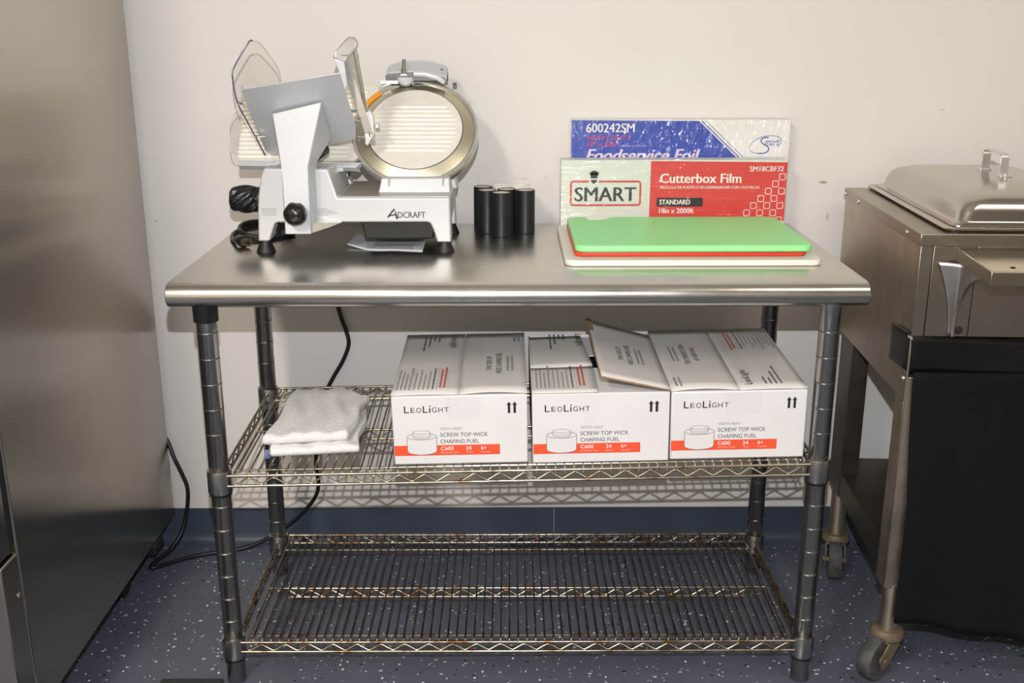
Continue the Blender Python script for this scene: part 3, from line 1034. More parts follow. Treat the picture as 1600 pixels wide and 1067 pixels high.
# chef hat mark above the name
hx, hy = U_(561), V_(296)
pr.rect('carton_green_white', hx - .011, hy - .010, hx + .011, hy + .008, 2)
for du, dv, r_ in ((-.0058, .0195, .0046), (0, .0215, .0058), (.0062, .0195, .0050)):
    pr.poly('ink', pr.ell(hx + du, hy + dv, r_, r_ * .9, n=20), 3)
pr.poly('ink', [(hx - .0075, hy + .0090), (hx + .0075, hy + .0090), (hx + .0085, hy + .0185), (hx - .0085, hy + .0185)], 3)
pr.poly('ink', [(hx - .0072, hy + .0052), (hx + .0072, hy + .0052)] + pr.ell(hx, hy + .0052, .0072, .0085, 360, 180, 14)[1:-1], 3)
pr.done(fb, {'red': 'red_panel', 'white_ink': 'white_lettering', 'box_black': 'black_bar', 'redline': 'red_frame', 'ink': 'dark_logo', 'carton_green_white': 'logo_gap'})
b = B()
e = .0022
b.loft([[(fx - e, fy - e, ZT + .002), (fx + FW + e, fy - e, ZT + .002)], [(fx - e, fy - e, ZT + FH + e), (fx + FW + e, fy - e, ZT + FH + e)], [(fx - e, fy + FD, ZT + FH + e), (fx + FW + e, fy + FD, ZT + FH + e)]], False, False)
obj('shrink_wrap', b, M['wrap_film'], fb, smooth=0)

GW, GH, GD = .5080, .2445, .044
gx, gy = .1275, .5715
gb = thing('foil_box', 'blue and white carton of foodservice foil against the wall, behind the film carton', 'box', (gx + GW / 2, gy + GD / 2, ZT))
obj('carton', B().box((gx, gy, ZT + .0003), (gx + GW, gy + GD, ZT + GH)), M['carton'], gb, bevel=.0015)
pr = Print((gx, gy, ZT), (1, 0, 0), (0, 0, 1))
kg = GW / 907
Ug = lambda x: (x - 465) * kg
Vg = lambda y: GH - (y - 52) * .000575
pr.poly('blue', [(Ug(466), Vg(300)), (Ug(466), Vg(53)), (Ug(992), Vg(57)), (Ug(1262), Vg(300))])
for a, w_ in ((1003, .0022), (1021, .0012)):
    pr.stroke('blue', [(Ug(a), Vg(57)), (Ug(a + 270), Vg(300))], w_)
pr.text('white_ink', '600242SM', Ug(527), Vg(101), Ug(726) - Ug(527), .0200, .08, k=2)
pr.text('pink_ink', 'HEAVY DUTY', Ug(530), Vg(131), Ug(715) - Ug(530), .0100, .02, .25, k=2)
pr.text('pink_ink', "18'' x 500'", Ug(530), Vg(158), Ug(660) - Ug(530), .0110, .02, .2, k=2)
pr.text('lilac_ink', '(45.7cm x 152.4m)', Ug(670), Vg(160), Ug(775) - Ug(670), .0050, .0, .25, k=2)
pr.text('lilac_ink', 'Foodservice Foil', Ug(528), Vg(217), Ug(1000) - Ug(528), .0280, .13, .3, k=2)
# scripted name in its loop
c0 = (Ug(1275), Vg(150))
loop_ = [(1240, 186), (1215, 180), (1205, 165), (1214, 145), (1240, 127), (1275, 117), (1310, 117), (1332, 126), (1336, 142), (1322, 158)]
pr.stroke('blue', [(p.x, p.y) for p in spline([(Ug(a), Vg(c_), 0) for a, c_ in loop_], 6)], .0013)
ess = [(1284, 124), (1262, 124), (1252, 138), (1264, 150), (1282, 160), (1285, 174), (1270, 185), (1240, 187)]
pr.stroke('blue', [(p.x, p.y) for p in spline([(Ug(a), Vg(c_), 0) for a, c_ in ess], 6)], .0024)
pr.text('blue', 'mart', Ug(1268), Vg(155), Ug(1330) - Ug(1268), .0135, .0, .45)
pr.done(gb, {'blue': 'blue_panel', 'white_ink': 'white_lettering', 'pink_ink': 'red_lettering', 'lilac_ink': 'script_lettering'})
b = B()
b.loft([[(gx - e, gy - e, ZT + .02), (gx + GW + e, gy - e, ZT + .02)], [(gx - e, gy - e, ZT + GH + .001), (gx + GW + e, gy - e, ZT + GH + .001)], [(gx - e, gy + GD, ZT + GH + .001), (gx + GW + e, gy + GD, ZT + GH + .001)]], False, False)
obj('shrink_wrap', b, M['wrap_foil'], gb, smooth=0)

# ------------------------------------------------------------------ cutting boards
def board(label, outline, z0, th, mat, bev):
    c = B().prism([(x, y, z0) for x, y in outline], (0, 0, th))
    o = obj('cutting_board', c, mat, None, bevel=bev, seg=4)
    return tag(o, label, 'cutting board', 'cutting boards stacked on the table')


board('large white cutting board at the bottom of the stack', [(x, y) for x, y in rrect(.0930, .1190, .6020, .512, .022)], ZT + .0004, .0125, M['b_white'], .004)
z1 = ZT + .0131
board('red cutting board between the white and the green one', rrect(.113, .150, .5790, .470, .02), z1, .0122, M['b_red'], .0045)
z2 = z1 + .0124
gpoly = rrect(.1135, .1350, .5855, .4610, .022)
# hook-shaped notch in the back edge near the left corner
bl = []
for p in gpoly:
    bl.append(p)
i0 = next(i for i, p in enumerate(bl) if p[1] > .4605 and p[0] < .2)
cut = [(.2250, .461), (.2080, .452), (.1990, .433), (.1850, .425), (.1660, .424), (.1590, .432), (.1590, .461)]
bl[i0:i0] = cut
board('green cutting board with a hooked notch, topmost of the stack', bl, z2, .0135, M['b_green'], .0045)

# ------------------------------------------------------------------ terry towels on the middle shelf
def towel(label, corners, z0f, th, seed, hems, folds=1, rise=0.0):
    """folded cloth: rounded pad between a lower and an upper surface, wavy back edge"""
    r = random.Random(seed)
    C4 = [Vector((x, y, 0)) for x, y in corners]          # front-left, front-right, back-right, back-left
    ph = [r.uniform(0, 6) for _ in range(6)]

    def plan(u, v):
        a = C4[0].lerp(C4[1], u); c = C4[3].lerp(C4[2], u)
        p = a.lerp(c, v)
        p.y += v * (.016 * math.sin(7 * u + ph[0]) + .008 * math.sin(15 * u + ph[1]))
        p.x += .004 * math.sin(9 * v + ph[2])
        return p
    b = B()
    NU, NV = 60, 44

    def surf(u, v, s):
        p = plan(u, v)
        ed = min(1, min(u, 1 - u) / .035, min(v, 1 - v) / .05)
        ed = math.sqrt(max(0, 1 - (1 - ed) ** 2))
        wob = .0018 * math.sin(11 * u + ph[3]) * math.sin(8 * v + ph[4]) + .0016 * math.sin(23 * u + 9 * v + ph[5]) + r.uniform(-.0006, .0006)
        z = z0f(p.x, p.y) + th / 2 + s * (th / 2) * ed + (wob * ed if s > 0 else 0) + rise * v * v
        return (p.x, p.y, z)
    b.grid(lambda u, v: surf(u, v, 1), NU, NV)
    b.grid(lambda u, v: surf(1 - u, v, -1), NU, NV)
    bmesh.ops.remove_doubles(b.b, verts=b.b.verts, dist=.0004)
    x0, y0 = corners[0]
    o = obj('folded_towel', b, M['terry'], None, smooth=0)
    for pl in o.data.polygons: pl.use_smooth = True
    tag(o, label, 'towel', 'folded towels on the wire shelf')
    for nm, u0, mat, w_, v0, v1 in hems:
        hb = B()
        pts = [surf(u0, v0 + (v1 - v0) * k_ / 24, 1) for k_ in range(25)]
        pts = [(x_, y_, z_ + .0006) for x_, y_, z_ in pts]
        hb.tube(pts, w_, 6)
        obj(nm, hb, mat, o, smooth=60)
    return o, surf


deck_z = lambda x, y: zmid(x, y) + .0069
tl, sf1 = towel('lower of two folded white towels, with a blue stitched corner', [(-.502, .050), (-.322, .066), (-.326, .268), (-.515, .300)], deck_z, .019, 3, [('hem', .985, M['hem'], .0014, .0, 1)])
hb = B()
hb.tube([(-.503, .0505, deck_z(-.5, .05) + .002), (-.5035, .0475, deck_z(-.5, .05) + .010), (-.503, .0505, deck_z(-.5, .05) + .019)], .0032, 8)
hb.tube([(-.4985, .0505, deck_z(-.5, .05) + .002), (-.499, .0475, deck_z(-.5, .05) + .010), (-.4985, .0505, deck_z(-.5, .05) + .019)], .0016, 8)
obj('blue_stitching', hb, M['blue_thread'], tl, label='blue overlock stitching at the towel corner')
tu, sf2 = towel('upper folded white towel lying on the blue-edged one', [(-.512, .062), (-.340, .080), (-.327, .305), (-.500, .372)], lambda x, y: deck_z(x, y) + .0202 - max(0, y - .31) * .10, .021, 5, [('hem', .975, M['hem'], .0012, .02, .38)])

# ------------------------------------------------------------------ cartons of chafing fuel
def carton_box(label, xl, xr, yf, D, H, opened=False, flip=False, hgap=.0, seed=1):
    W = xr - xl
    xc = (xl + xr) / 2
    zb = max(deck_z(xl, yf), deck_z(xr, yf), deck_z(xl, yf + D)) if False else deck_z(xc, yf + D / 2)
    rx = math.atan(.014 / .47); ry = -math.atan(.0105 / .56)
    c = thing('carton_box', label, 'box', (xc, yf + D / 2, zb + .0004), 'chafing fuel boxes on the middle shelf', rot=(rx, ry, 0))
    w, d = W / 2, D / 2
    if not opened:
        body = B().box((-w, -d, 0), (w, d, H - .0035))
        obj('body', body, M['card_white'], c, bevel=.003, seg=2)
        for s_ in (-1, 1):
            a0, a1 = (-w, -.0008) if s_ < 0 else (.0008, w)
            fl = B()
            def top_(u, v, a0=a0, a1=a1, s_=s_):
                x = a0 + (a1 - a0) * u
                lift = .0045 * math.exp(-((v) / .16) ** 2) * math.sin(PI * min(1, abs(x) / w)) ** 1 * (1 if (s_ > 0) != flip else .35)
                return (x, -d + .001 + (2 * d - .002) * v, H - .0034 + lift)
            fl.grid(top_, 10, 10)
            f_ = obj('flap', fl, M['card_top'], c)
            m_ = f_.modifiers.new('thick', 'SOLIDIFY'); m_.thickness = .003; m_.offset = 1
        zt_ = H + .0010
        tw = .034
        obj('packing_tape', B().quad((-tw + .008, -d + .004, zt_), (tw + .008, -d + .004, zt_), (tw + .008, d - .002, zt_), (-tw + .008, d - .002, zt_)), M['tape'], c)
        obj('packing_tape', B().quad((-tw + .008, -d - .0009, H - .052), (tw + .008, -d - .0009, H - .052), (tw + .008, -d - .0009, H - .004), (-tw + .008, -d - .0009, H - .004)), M['tape'], c)
    else:
        th = .004
        b_ = B()
        b_.box((-w, -d, 0), (w, -d + th, H)).box((-w, d - th, 0), (w, d, H)).box((-w, -d + th, 0), (-w + th, d - th, H)).box((w - th, -d + th, 0), (w, d - th, H)).box((-w + th, -d + th, 0), (w - th, d - th, th))
        obj('body', b_, M['card_white'], c, bevel=.0015)
        obj('contents', B().box((-w + .006, -d + .006, .006), (w - .006, d - .006, H - .035)), M['card_dark'], c)
        b_ = B().box((-w + .004, -d + .003, H - .006), (w - .004, -d + .15, H - .003)).box((-w + .004, d - .13, H - .008), (w - .004, d - .003, H - .005))
        obj('inner_flap', b_, M['card_white'], c)
        # left flap lying almost flat, torn across
        def lf(u, v):
            x = -w + (w - .006) * u
            z = H + .0006 + .0016 * u * math.sin(PI * v)
            return (x, -d + (2 * d - .025) * v, z)
        b_ = B()
        def lfA(u, v): return lf(u, v * .405)
        def lfB(u, v):
            p = lf(u, .42 - .012 * (1 - u) + (.58 + .012 * (1 - u)) * v)
            return (p[0] - .012 * u * v, p[1], p[2] + .0012 * u)
        b_.grid(lfA, 8, 8); b_.grid(lfB, 8, 8)
        f_ = obj('flap', b_, M['card_top'], c)
        m_ = f_.modifiers.new('thick', 'SOLIDIFY'); m_.thickness = .0028; m_.offset = 1
        # right flap standing open: hinge on the right edge
        def rf(u, v):
            x = w - (.133 + .004 * v) * u
            z = H + .001 + u * (.031 + .010 * v ** 2) + .003 * u * u * v
            return (x, -d + (2 * d - .03) * v - .012 * u * v, z)
        b_ = B().grid(rf, 10, 10)
        f_ = obj('flap', b_, M['card_top'], c, label='box flap standing half open')
        m_ = f_.modifiers.new('thick', 'SOLIDIFY'); m_.thickness = .003; m_.offset = 1
        ed = B().tube([Vector(rf(k_ / 10, 0)) + Vector((0, -.0003, .0015)) for k_ in range(11)], .0019, 6)
        ed.tube([Vector(rf(1, k_ / 10)) + Vector((0, 0, .0015)) for k_ in range(11)], .0018, 6)
        obj('raw_edge', ed, M['card_brown'], f_, label='brown raw cardboard edge of the flap')
        tp = B().grid(lambda u, v: Vector(rf(.93 + .10 * u, .80 + .21 * v)) + Vector((0, 0, .0045)), 4, 4)
        obj('torn_tape', tp, M['card_brown'], f_)
    # front printing: measured from the lower left corner of the front face
    p = Print((-w, -d - .0002, 0), (1, 0, 0), (0, 0, 1))
    sx, sz = W / .263, H / .147
    X = lambda a: a * sx
    Z = lambda a: a * sz
    # the maker's name: tall initials, small capitals between
    x = .0243
    for ch, wd_, y0, y1, bo in (('L', .0095, .1095, .1235, .02), ('E', .0080, .1100, .1200, -.002), ('O', .0098, .1098, .1202, -.002), ('L', .0090, .1095, .1235, .02), ('I', .0022, .1095, .1192, .015), ('G', .0092, .1098, .1202, -.002), ('H', .0086, .1100, .1200, -.002), ('T', .0085, .1100, .1200, -.002)):
        p.text('box_black', ch, X(x), Z(y0), X(wd_), Z(y1 - y0), bo)
        if ch == 'I':
            p.rect('box_black', X(x), Z(.1215), X(x + .0026), Z(.1240))
        x += wd_ + .0031
    for ax_ in (.2275, .2385):
        p.poly('box_black', [(X(ax_ - .0024), Z(.1055)), (X(ax_ + .0024), Z(.1055)), (X(ax_ + .0024), Z(.1225)), (X(ax_ + .0048), Z(.1225)), (X(ax_), Z(.1290)), (X(ax_ - .0048), Z(.1225)), (X(ax_ - .0024), Z(.1225))])
    p.text('box_grey', 'VESTA HEAT', X(.0920), Z(.0728), X(.0440), Z(.0052))
    p.text('box_line', 'SCREW TOP WICK', X(.0923), Z(.0585), X(.0930), Z(.0082))
    p.text('box_line', 'CHAFING FUEL', X(.0923), Z(.0447), X(.0755), Z(.0082))
    p.rect('box_orange', X(.0015), Z(.0197), X(.2080), Z(.0410))
    p.text('white_ink', 'C600', X(.0925), Z(.0302), X(.0250), Z(.0078), .008, k=2)
    p.text('white_ink', '24', X(.1415), Z(.0302), X(.0110), Z(.0078), .008, k=2)
    p.text('white_ink', '6+', X(.1710), Z(.0302), X(.0105), Z(.0078), .008, k=2)
    p.text('peach_ink', 'PRODUCT SKU', X(.0925), Z(.0235), X(.0350), Z(.0034), k=2)
    p.text('peach_ink', 'UNITS', X(.1415), Z(.0235), X(.0140), Z(.0034), k=2)
    p.text('peach_ink', 'HOURS', X(.1710), Z(.0235), X(.0175), Z(.0034), k=2)
    # line drawing of a fuel can
    cx, rx_, ry_ = .0560, .0288, .0068
    body = [(cx - rx_, .0590)] + p.ell(cx, .0300, rx_, .0085, 180, 360, 20) + [(cx + rx_, .0590)]
    topa = p.ell(cx, .0590, rx_, ry_, 0, 180, 20)
    sc_ = lambda L: [(X(a), Z(c_)) for a, c_ in L]
    p.poly('card_white', sc_(body + topa[1:-1]), 2)
    p.stroke('box_line', sc_(body), .0007, False, 3)
    p.stroke('box_line', sc_(p.ell(cx, .0600, rx_, ry_)), .0007, True, 3)
    for zz, rr in ((.0690, .0168), (.0640, .0168), (.0600, .0168)):
        if zz == .0690:
            p.poly('card_white', sc_([(cx - rr, .060)] + p.ell(cx, .0600, rr, .0042, 180, 360, 16) + [(cx + rr, .0690)] + p.ell(cx, .0690, rr, .0040, 0, 180, 16)), 4)
            p.stroke('box_line', sc_(p.ell(cx, zz, rr, .0040)), .0006, True, 5)
        else:
            p.stroke('box_line', sc_(p.ell(cx, zz, rr, .0042, 180, 360)), .0006, False, 5)
    for s_ in (-1, 1):
        p.stroke('box_line', sc_([(cx + s_ * .0168, .0690), (cx + s_ * .0168, .0600)]), .0006, False, 5)
    p.done(c, {'box_black': 'black_lettering', 'box_grey': 'grey_lettering', 'box_line': 'line_drawing', 'box_orange': 'orange_band', 'white_ink': 'white_lettering', 'peach_ink': 'small_lettering', 'card_white': 'drawn_can'})
    # top printing
    tz = H + .0012
    fl = -1 if flip else 1
    if opened:
        q_ = Print((0, 0, H + .0062), (1, 0, 0), (0, 1, 0), .0004)
    else:
        q_ = Print((0, 0, tz), (fl, 0, 0), (0, fl, 0), .0004)
    dn, upw = -90, 90
    q_.text('box_line', 'LeoLight', -.034, .085, .019, .082, .004, 0, rot=dn)
    for k_, xx in enumerate((-.058, -.068, -.078, -.088)):
        q_.words('box_line', xx, .165 - (.040, .032, .07, .10)[k_], .0032, (.040, .032, .07, .10)[k_], dn, k_)
    for k_, xx in enumerate((-.032, -.040)):
        q_.words('box_red', xx, -.155, .0036, .115 - .01 * k_, dn, 20 + k_)
    q_.rect('box_grey', -.0455, -.17, -.045, -.04)
    for k_ in range(5):
        q_.words('box_line' if k_ == 0 else 'box_grey', -.054 - .009 * k_, -.165, .0026, .12 - .008 * (k_ * 7 % 5), dn, 40 + k_)
    q_.rect('box_grey', -.0945, -.17, -.094, -.05)
    for k_ in range(4):
        q_.words('box_grey', -.100 - .008 * k_, -.165, .003, .125 - .012 * (k_ * 3 % 4), dn, 60 + k_)
    if not opened:
        q_.text('box_line', 'THIS SIDE UP', .050, -.06, .0105, .085, .0, 0, rot=upw)
        q_.text('box_line', 'WICK CHAFING FUEL', .070, -.08, .0115, .125, .0, 0, rot=upw)
        for k_ in range(2):
            q_.words('box_grey', .092 + .009 * k_, -.065, .004, .09, upw, 80 + k_)
            q_.words('box_grey', .107 + .009 * k_, .12, .004, .05, upw, 90 + k_)
    q_.done(c, {'box_black': 'flap_lettering', 'box_red': 'flap_red_lettering', 'box_grey': 'flap_small_print', 'box_line': 'flap_rule'})
    if opened:
        r0, r1, r3 = Vector(rf(1, .0)), Vector(rf(0, .0)), Vector(rf(1, 1))
        uv = (r1 - r0).normalized(); vv = (Vector(rf(.5, .9)) - Vector(rf(.5, .1))).normalized()
        o0 = Vector(rf(.5, .5))
        nv = uv.cross(vv).normalized()
        q_ = Print(o0 + nv * .0045, uv, nv.cross(uv), .0004)
        q_.text('box_line', 'THIS SIDE UP', -.022, -.05, .0105, .08, .0, 0, rot=upw)
        q_.text('box_line', 'WICK CHAFING FUEL', -.003, -.065, .0115, .115, .0, 0, rot=upw)
        for k_ in range(2):
            q_.words('box_grey', .018 + .009 * k_, -.05, .004, .085, upw, 80 + k_)
        q_.done(f_, {'box_black': 'flap_lettering', 'box_grey': 'flap_small_print'})
    return c


carton_box('taped white carton of chafing fuel, beside the folded towels', -.2430, .0195, .0065, .375, .1475)
carton_box('white carton of chafing fuel with one top flap open', .0285, .2940, .0035, .365, .1445, opened=True)
carton_box('taped white carton of chafing fuel, next to the right-hand chrome post', .2975, .5600, .0065, .378, .1455, flip=True)

# ------------------------------------------------------------------ cord behind the table
cp = [(-.455, .603, ZT - .02), (-.444, .603, .70), (-.434, .604, .63), (-.418, .604, .575), (-.416, .604, .545), (-.432, .604, .505), (-.457, .604, .463), (-.482, .604, .415), (-.497, .60, .36),
      (-.506, .596, .29), (-.512, .594, .23), (-.508, .592, .175), (-.522, .59, .135), (-.56, .586, .092), (-.61, .58, .052), (-.66, .574, .024), (-.71, .566, .0075),
      (-.76, .552, .0062), (-.82, .530, .0062), (-.87, .498, .0062), (-.905, .470, .0062), (-.916, .470, .008), (-.908, .495, .012), (-.885, .530, .022), (-.862, .560, .055), (-.850, .575, .10), (-.842, .578, .145), (-.842, .580, .178), (-.852, .582, .21), (-.870, .586, .255), (-.89, .600, .30), (-.93, .607, .36)]
cord = obj('power_cord', B().tube(spline(cp, 8), .0052, 10), M['cord'], None, smooth=60)
tag(cord, 'black power cord hanging behind the table and trailing to the refrigerator', 'cord')

# ------------------------------------------------------------------ refrigerator at the left
FX = -.885
fr_ = thing('refrigerator', 'tall stainless steel refrigerator at the left edge of the photo', 'refrigerator', (-1.28, .18, 0))
obj('cabinet', B().box((-1.66, -.236, .093), (FX, .596, 2.02)), M['fridge_side'], fr_, bevel=.003)
obj('door_gasket', B().box((-1.65, -.250, .425), (FX - .008, -.236, 1.95)), M['fridge_dark'], fr_)
dr = obj('door', B().box((-1.66, -.315, .428), (FX - .004, -.250, 1.95)), M['fridge_side'], fr_, bevel=.004)
obj('door_handle', B().box((-1.62, -.36, .9), (-1.59, -.34, 1.5)).box((-1.62, -.345, .9), (-1.59, -.314, .93)).box((-1.62, -.345, 1.47), (-1.59, -.314, 1.5)), M['chrome'], dr, bevel=.004)
obj('kick_panel', B().box((-1.66, -.300, .10), (FX - .001, -.2365, .420)), M['fridge_side'], fr_, bevel=.003)
obj('panel_screw', B().lathe([(.005, 0), (.0045, .002), (.001, .0035)], (FX - .001, -.252, .345), (1, 0, 0), 14), M['chrome'], fr_)
obj('bottom_rail', B().box((-1.64, -.22, .078), (FX - .012, .585, .0935)), M['fridge_dark'], fr_)
for y in (.345, -.15):
    cs = obj('caster', B().box((FX - .085, y - .02, .055), (FX - .035, y + .02, .08)), M['fridge_dark'], fr_)
    obj('wheel', B().cyl((FX - .075, y - .005, .0365), (FX - .045, y - .005, .0365), .036, 32), M['black_rubber'], cs, bevel=.004)
obj('corner_bracket', B().box((FX - .03, .44, .055), (FX - .006, .51, .080)), M['cart_dark'], fr_, bevel=.002)

# ------------------------------------------------------------------ steam table at the right
CX, CY0, CY1, CZ = .775, .082, .645, .940
CXR = 1.56
TURN = math.radians(-3.0556)


def turn(o):
    """the cart stands turned a little towards the table: swing its things about the front left corner"""
    p = Matrix.Rotation(TURN, 3, 'Z') @ (o.location - Vector((CX, CY0, 0))) + Vector((.745, .005, 0))
    o.location = p
    o.rotation_euler = (0, 0, TURN)


st = thing('steam_table', 'stained stainless steel steam table on casters at the right edge', 'steam table', (1.15, .33, 0))
zb_ = .743
zs_ = .609
obj('side_panel', B().box((CX, CY0 + .002, zs_), (CX + .004, CY1, CZ - .0235)), M['cart_steel'], st, bevel=.001)
obj('back_panel', B().box((CX + .004, CY1 - .004, zs_), (CXR, CY1, CZ - .0235)), M['cart_steel'], st)
b = B().box((CX - .003, CY0 - .003, CZ - .0235), (CXR, CY1 + .003, CZ))
tp_ = obj('cart_top', b, M['cart_steel_front'], st, bevel=.0015)
for y in (.555, .437, .079):
    obj('rivet', B().lathe([(.0052, 0), (.0046, .0022), (.001, .0034)], (CX - .003, CY0 + y, CZ - .012), (-1, 0, 0), 14), M['chrome'], tp_)
obj('corner_strip', B().box((CX, CY0, zb_), (CX + .0225, CY0 + .004, CZ - .0235)), M['cart_steel_front'], st, bevel=.001)
obj('corner_panel', B().box((CX + .0242, CY0, zb_), (CX + .1035, CY0 + .004, CZ - .0235)), M['cart_steel_front'], st, bevel=.0008)
ap = obj('front_apron', B().box((CX + .105, CY0, zb_), (CXR, CY0 + .004, CZ - .0235)), M['cart_steel_front'], st, bevel=.0008)
obj('bolt_hole', B().lathe([(.0080, 0), (.0080, .0008), (.001, .0009)], (CX + .087, CY0 + .0002, zb_ + .0125), (0, -1, 0), 20), M['hole'], st)
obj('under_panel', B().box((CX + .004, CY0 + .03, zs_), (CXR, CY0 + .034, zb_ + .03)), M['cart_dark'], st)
# tray slide shelf standing out in front
SHL = CX + .067
SD = .165
b = B().prism([(SHL + .002, CY0, .9135), (SHL + .002, CY0 - SD, .906), (CXR, CY0 - SD, .906), (CXR, CY0, .9135)], (0, 0, -.004))
b.prism([(SHL, CY0, .914), (SHL, CY0 - SD - .001, .9065), (SHL, CY0 - SD - .001, .882), (SHL, CY0, .888)], (.003, 0, 0))
b.box((SHL, CY0 - SD - .003, .882), (CXR, CY0 - SD, .9068))
shl = obj('tray_shelf', b, M['cart_steel_front'], st, bevel=.0012)
obj('drain_hole', B().lathe([(.0045, 0), (.0045, .0004)], (CX + .115, CY0 - .135, .9078), (0, 0, 1), 14), M['hole'], shl)
# pressed bracket: fin with a concave edge and a flare against the corner panel
fin = []
for k_ in range(17):
    a = k_ / 16 * PI / 2
    fin.append((CY0 - .135 + .130 * math.sin(a), .884 - .139 * (1 - math.cos(a))))
b = B()
b.prism([(SHL + .004, CY0, .889)] + [(SHL + .004, y, z) for y, z in fin] + [(SHL + .004, CY0, zb_ + .001)], (.004, 0, 0))
br_ = obj('shelf_bracket', b, M['bracket_steel'], st, bevel=.001)
b = B()


def flare(u, v):
    # v runs down the bracket, u away from the fin
    wdt = .006 + .034 * (1 - v) ** 2.0
    z = .888 - (.888 - zb_ - .002) * v
    hgt = .0012 + (.016 * (1 - v) ** .8 + .004) * (1 - u) ** 1.3
    return (SHL + .005 - wdt * u, CY0 - hgt, z)


b.grid(flare, 8, 18)
fl_ = obj('pressed_flare', b, M['bracket_steel'], br_, smooth=60)
fl_.modifiers.new('thick', 'SOLIDIFY').thickness = .0012
b = B().tube(spline([(SHL + .007, y, z) for y, z in fin], 2), .0032, 8)
obj('rolled_edge', b, M['bracket_steel'], br_, smooth=60)


# angle-iron legs, the near left one and the far left one
obj('cart_leg', B().box((CX, CY0 + .004, .205), (CX + .042, CY0 + .008, zs_ + .05)).box((CX, CY0 + .004, .205), (CX + .004, CY0 + .056, zs_)), M['cart_steel'], st, bevel=.001)
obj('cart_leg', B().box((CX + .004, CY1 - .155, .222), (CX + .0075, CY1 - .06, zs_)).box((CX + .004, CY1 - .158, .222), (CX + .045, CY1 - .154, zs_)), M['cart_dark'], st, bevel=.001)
obj('leg_bolt', B().lathe([(.007, 0), (.006, .003), (.001, .0045)], (CX, CY0 + .020, .653), (-1, 0, 0), 14), M['chrome'], st)
ux = CX + .005
b = B().prism([(ux, CY0 + .012, .281), (ux, CY1 - .06, .285), (ux, CY1 - .06, .224), (ux, CY0 + .012, .215)], (.003, 0, 0))
b.prism([(ux, CY0 + .012, .279), (ux, CY1 - .06, .283), (ux, CY1 - .06, .280), (ux, CY0 + .012, .276)], (.77, 0, 0))
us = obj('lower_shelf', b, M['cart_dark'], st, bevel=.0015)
obj('leg_bolt', B().lathe([(.007, 0), (.006, .003), (.001, .0045)], (ux - .0005, CY0 + .027, .240), (-1, 0, 0), 14), M['caster_rust'], us)


def caster(x, y, ang, R_=.047, zc=.094, off=.036):
    """stem, rusty swivel head, forked plates, worn wheel"""
    d = Vector((math.cos(ang), math.sin(ang), 0))
    s_ = Vector((-d.y, d.x, 0))
    wc = Vector((x, y, 0)) + d * off + Vector((0, 0, R_ + .0005))
    c_ = obj('caster', B().lathe([(.012, zc + .006), (.0200, zc + .007), (.0190, .212), (.012, .212)], (x, y, 0), (0, 0, 1), 28), M['cart_steel'], st)
    obj('swivel_head', B().lathe([(.012, zc - .012), (.029, zc - .011), (.0335, zc - .006), (.0335, zc + .005), (.030, zc + .011), (.022, zc + .0125), (.012, zc + .0125)], (x, y, 0), (0, 0, 1), 32), M['caster_rust'], c_)
    b = B()
    for q_ in (-1, 1):
        a0 = Vector((x, y, 0)) + s_ * (q_ * .0205)
        w0 = wc + s_ * (q_ * .0205)
        z0 = Vector((0, 0, zc - .010))
        pts = [a0 - d * .026 + z0, a0 + d * .027 + z0, w0 + d * .020 + Vector((0, 0, .006)), w0 + d * .006 - Vector((0, 0, .020)), w0 - d * .020 - Vector((0, 0, .012))]
        b.prism(pts, s_ * (q_ * .0035))
    b.cyl(wc - s_ * .028, wc + s_ * .028, .007, 12)
    b.prism([Vector((x, y, zc - .0125)) + d * i + s_ * j for i, j in ((-.026, -.024), (.027, -.024), (.027, .024), (-.026, .024))], (0, 0, .003))
    obj('fork', b, M['caster_rust'], c_, bevel=.001)
    obj('wheel', B().lathe([(.018, -.014), (.034, -.015), (R_ * .92, -.0155), (R_ * .99, -.011), (R_, 0), (R_ * .99, .011), (R_ * .92, .0155), (.034, .015), (.018, .014)], wc, s_, 44), M['wheel'], c_)


caster(CX + .0245, CY0 + .022, math.radians(222))
caster(CX + .021, CY0 + .455, math.radians(258))
caster(CXR - .04, CY0 + .03, math.radians(120))

# black skirt hung across the front, its stiff band folded round the corner
sk_t = thing('table_skirt', 'black cloth skirt hanging down the front of the steam table', 'cloth', (1.15, .07, .05))
b = B()


def band(u, v):
    L0 = .100
    s_ = u * (L0 + .78)
    z = zb_ + (.004 if s_ < L0 else -.003) - .074 * v + .003 * math.sin(9 * u + 1)
    if s_ < L0:
        return (CX - .0035, CY0 + .004 + (L0 - s_), z - (L0 - s_) * .08)
    return (CX - .0035 + (s_ - L0), CY0 + .0045 - .002 * math.sin(14 * u + 2 * v), z)


b.grid(band, 80, 6)
bd = obj('skirt_band', b, M['skirt_band'], sk_t)
mm = bd.modifiers.new('thick', 'SOLIDIFY'); mm.thickness = .002
b = B()


def cloth(u, v):
    x0 = CX + .011 + .014 * min(1, v * 2.0) ** 1.5
    x = x0 + (CXR - x0) * u
    zb2 = .132 - .040 * (u * 2.8 if u < .36 else 1.0) + .004 * math.sin(26 * u)
    z = .672 + (zb2 - .672) * v
    y = CY0 - .002 - .005 * math.sin(16 * u + 2.2 * v) * (.25 + .75 * v) - .003 * math.sin(33 * u + 1) * v
    return (x, y, z)


b.grid(cloth, 90, 30)
cl = obj('skirt_cloth', b, M['skirt'], sk_t)
mm = cl.modifiers.new('thick', 'SOLIDIFY'); mm.thickness = .0015

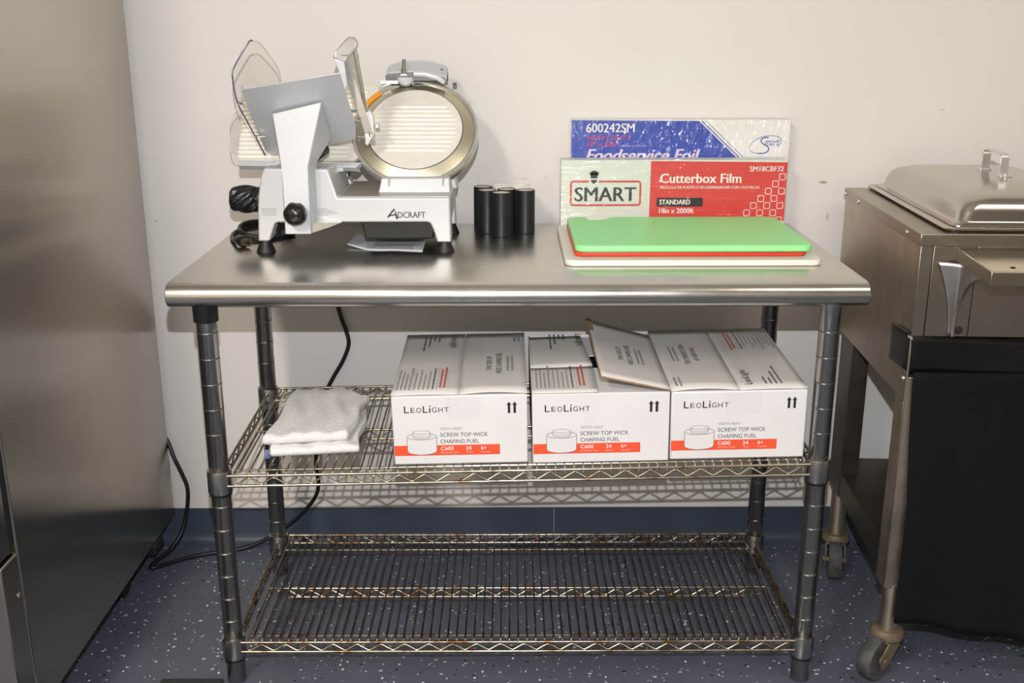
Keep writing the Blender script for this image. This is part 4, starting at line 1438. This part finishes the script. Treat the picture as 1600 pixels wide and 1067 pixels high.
# food pan and its domed lid
LX0, LX1, LY0, LY1 = CX + .062, CX + .392, CY0 + .022, CY0 + .560
LZ = CZ + .011
pan = thing('food_pan', 'flat rimmed steel food pan set into the steam table top', 'pan', ((LX0 + LX1) / 2, .34, CZ))
b = B()
rings = [[(x, y, z) for x, y in rrect(LX0 - .017 + i, LY0 - .012 + i, LX1 + .014 - i, LY1 + .008 - i, max(.006, .022 - i), 5)] for i, z in ((.002, LZ - .0075), (0, LZ - .0045), (.002, LZ - .003), (.020, LZ - .003), (.0205, LZ - .006), (.022, CZ + .0005))]
b.loft(rings, True, False)
obj('rim', b, M['lid_steel'], pan, smooth=40)
b = B()
b.loft([[(x, y, z) for x, y in rrect(LX0 + .008, LY0 + .01, LX1 - .008, LY1 - .012, .02, 5)] for z in (CZ + .0004, CZ + .002)])
obj('pan_bottom', b, M['lid_steel'], pan)
lid = thing('pan_lid', 'domed stainless steel lid with a strap handle covering the food pan', 'lid', ((LX0 + LX1) / 2, .34, LZ))
b = B()
lp = [(0, .0000, .016), (.0005, .0022, .016), (.008, .0032, .018), (.0125, .0045, .02), (.0145, .009, .022), (.017, .024, .026), (.022, .038, .032), (.030, .0465, .042), (.042, .0515, .05), (.055, .054, .05), (.10, .060, .05), (.150, .065, .013)]
rings = [[(x, y, LZ - .0022 + z) for x, y in rrect(LX0 + i, LY0 + i, LX1 - i, LY1 - i, r_, 8)] for i, z, r_ in lp]
b.loft(rings, True, False)
V = [v for v in b.b.verts][-len(rings[-1]):]
b.f(V)
dome = obj('dome', b, M['lid_steel'], lid, smooth=60)
hx_, hy_ = CX + .227, CY0 + .288
hz = LZ + .0625
pth = [(hy_ + .050, hz + .002), (hy_ + .050, hz + .034), (hy_ + .047, hz + .041), (hy_ + .038, hz + .045), (hy_ - .038, hz + .045), (hy_ - .047, hz + .041), (hy_ - .050, hz + .034), (hy_ - .050, hz + .002)]
inner_ = [(hy_ + (y - hy_) * .955, hz + (z - hz) * .955) for y, z in pth]
b = B()
b.loft([[(hx_ - .0085, y, z) for y, z in pth + inner_[::-1]], [(hx_ + .0085, y, z) for y, z in pth + inner_[::-1]]])
hd = obj('handle', b, M['alu'], lid, bevel=.0008)
for s_ in (-1, 1):
    y = hy_ + s_ * .055
    tb = B().box((hx_ - .012, y - .012, hz - .0025), (hx_ + .012, y + .012, hz + .0028)).cyl((hx_, y + s_ * .004, hz), (hx_, y + s_ * .004, hz + .007), .005, 12)
    obj('handle_tab', tb, M['alu'], hd, bevel=.001)
for o_ in (st, sk_t, pan, lid):
    turn(o_)

# ------------------------------------------------------------------ floor mat at the bottom edge
mt = obj('floor_mat', B().box((-.742, -1.0, 0.0003), (-.612, -.006, .0085)), M['mat'], None, bevel=.003)
tag(mt, 'dark grey floor mat edge beside the front left table post', 'mat')
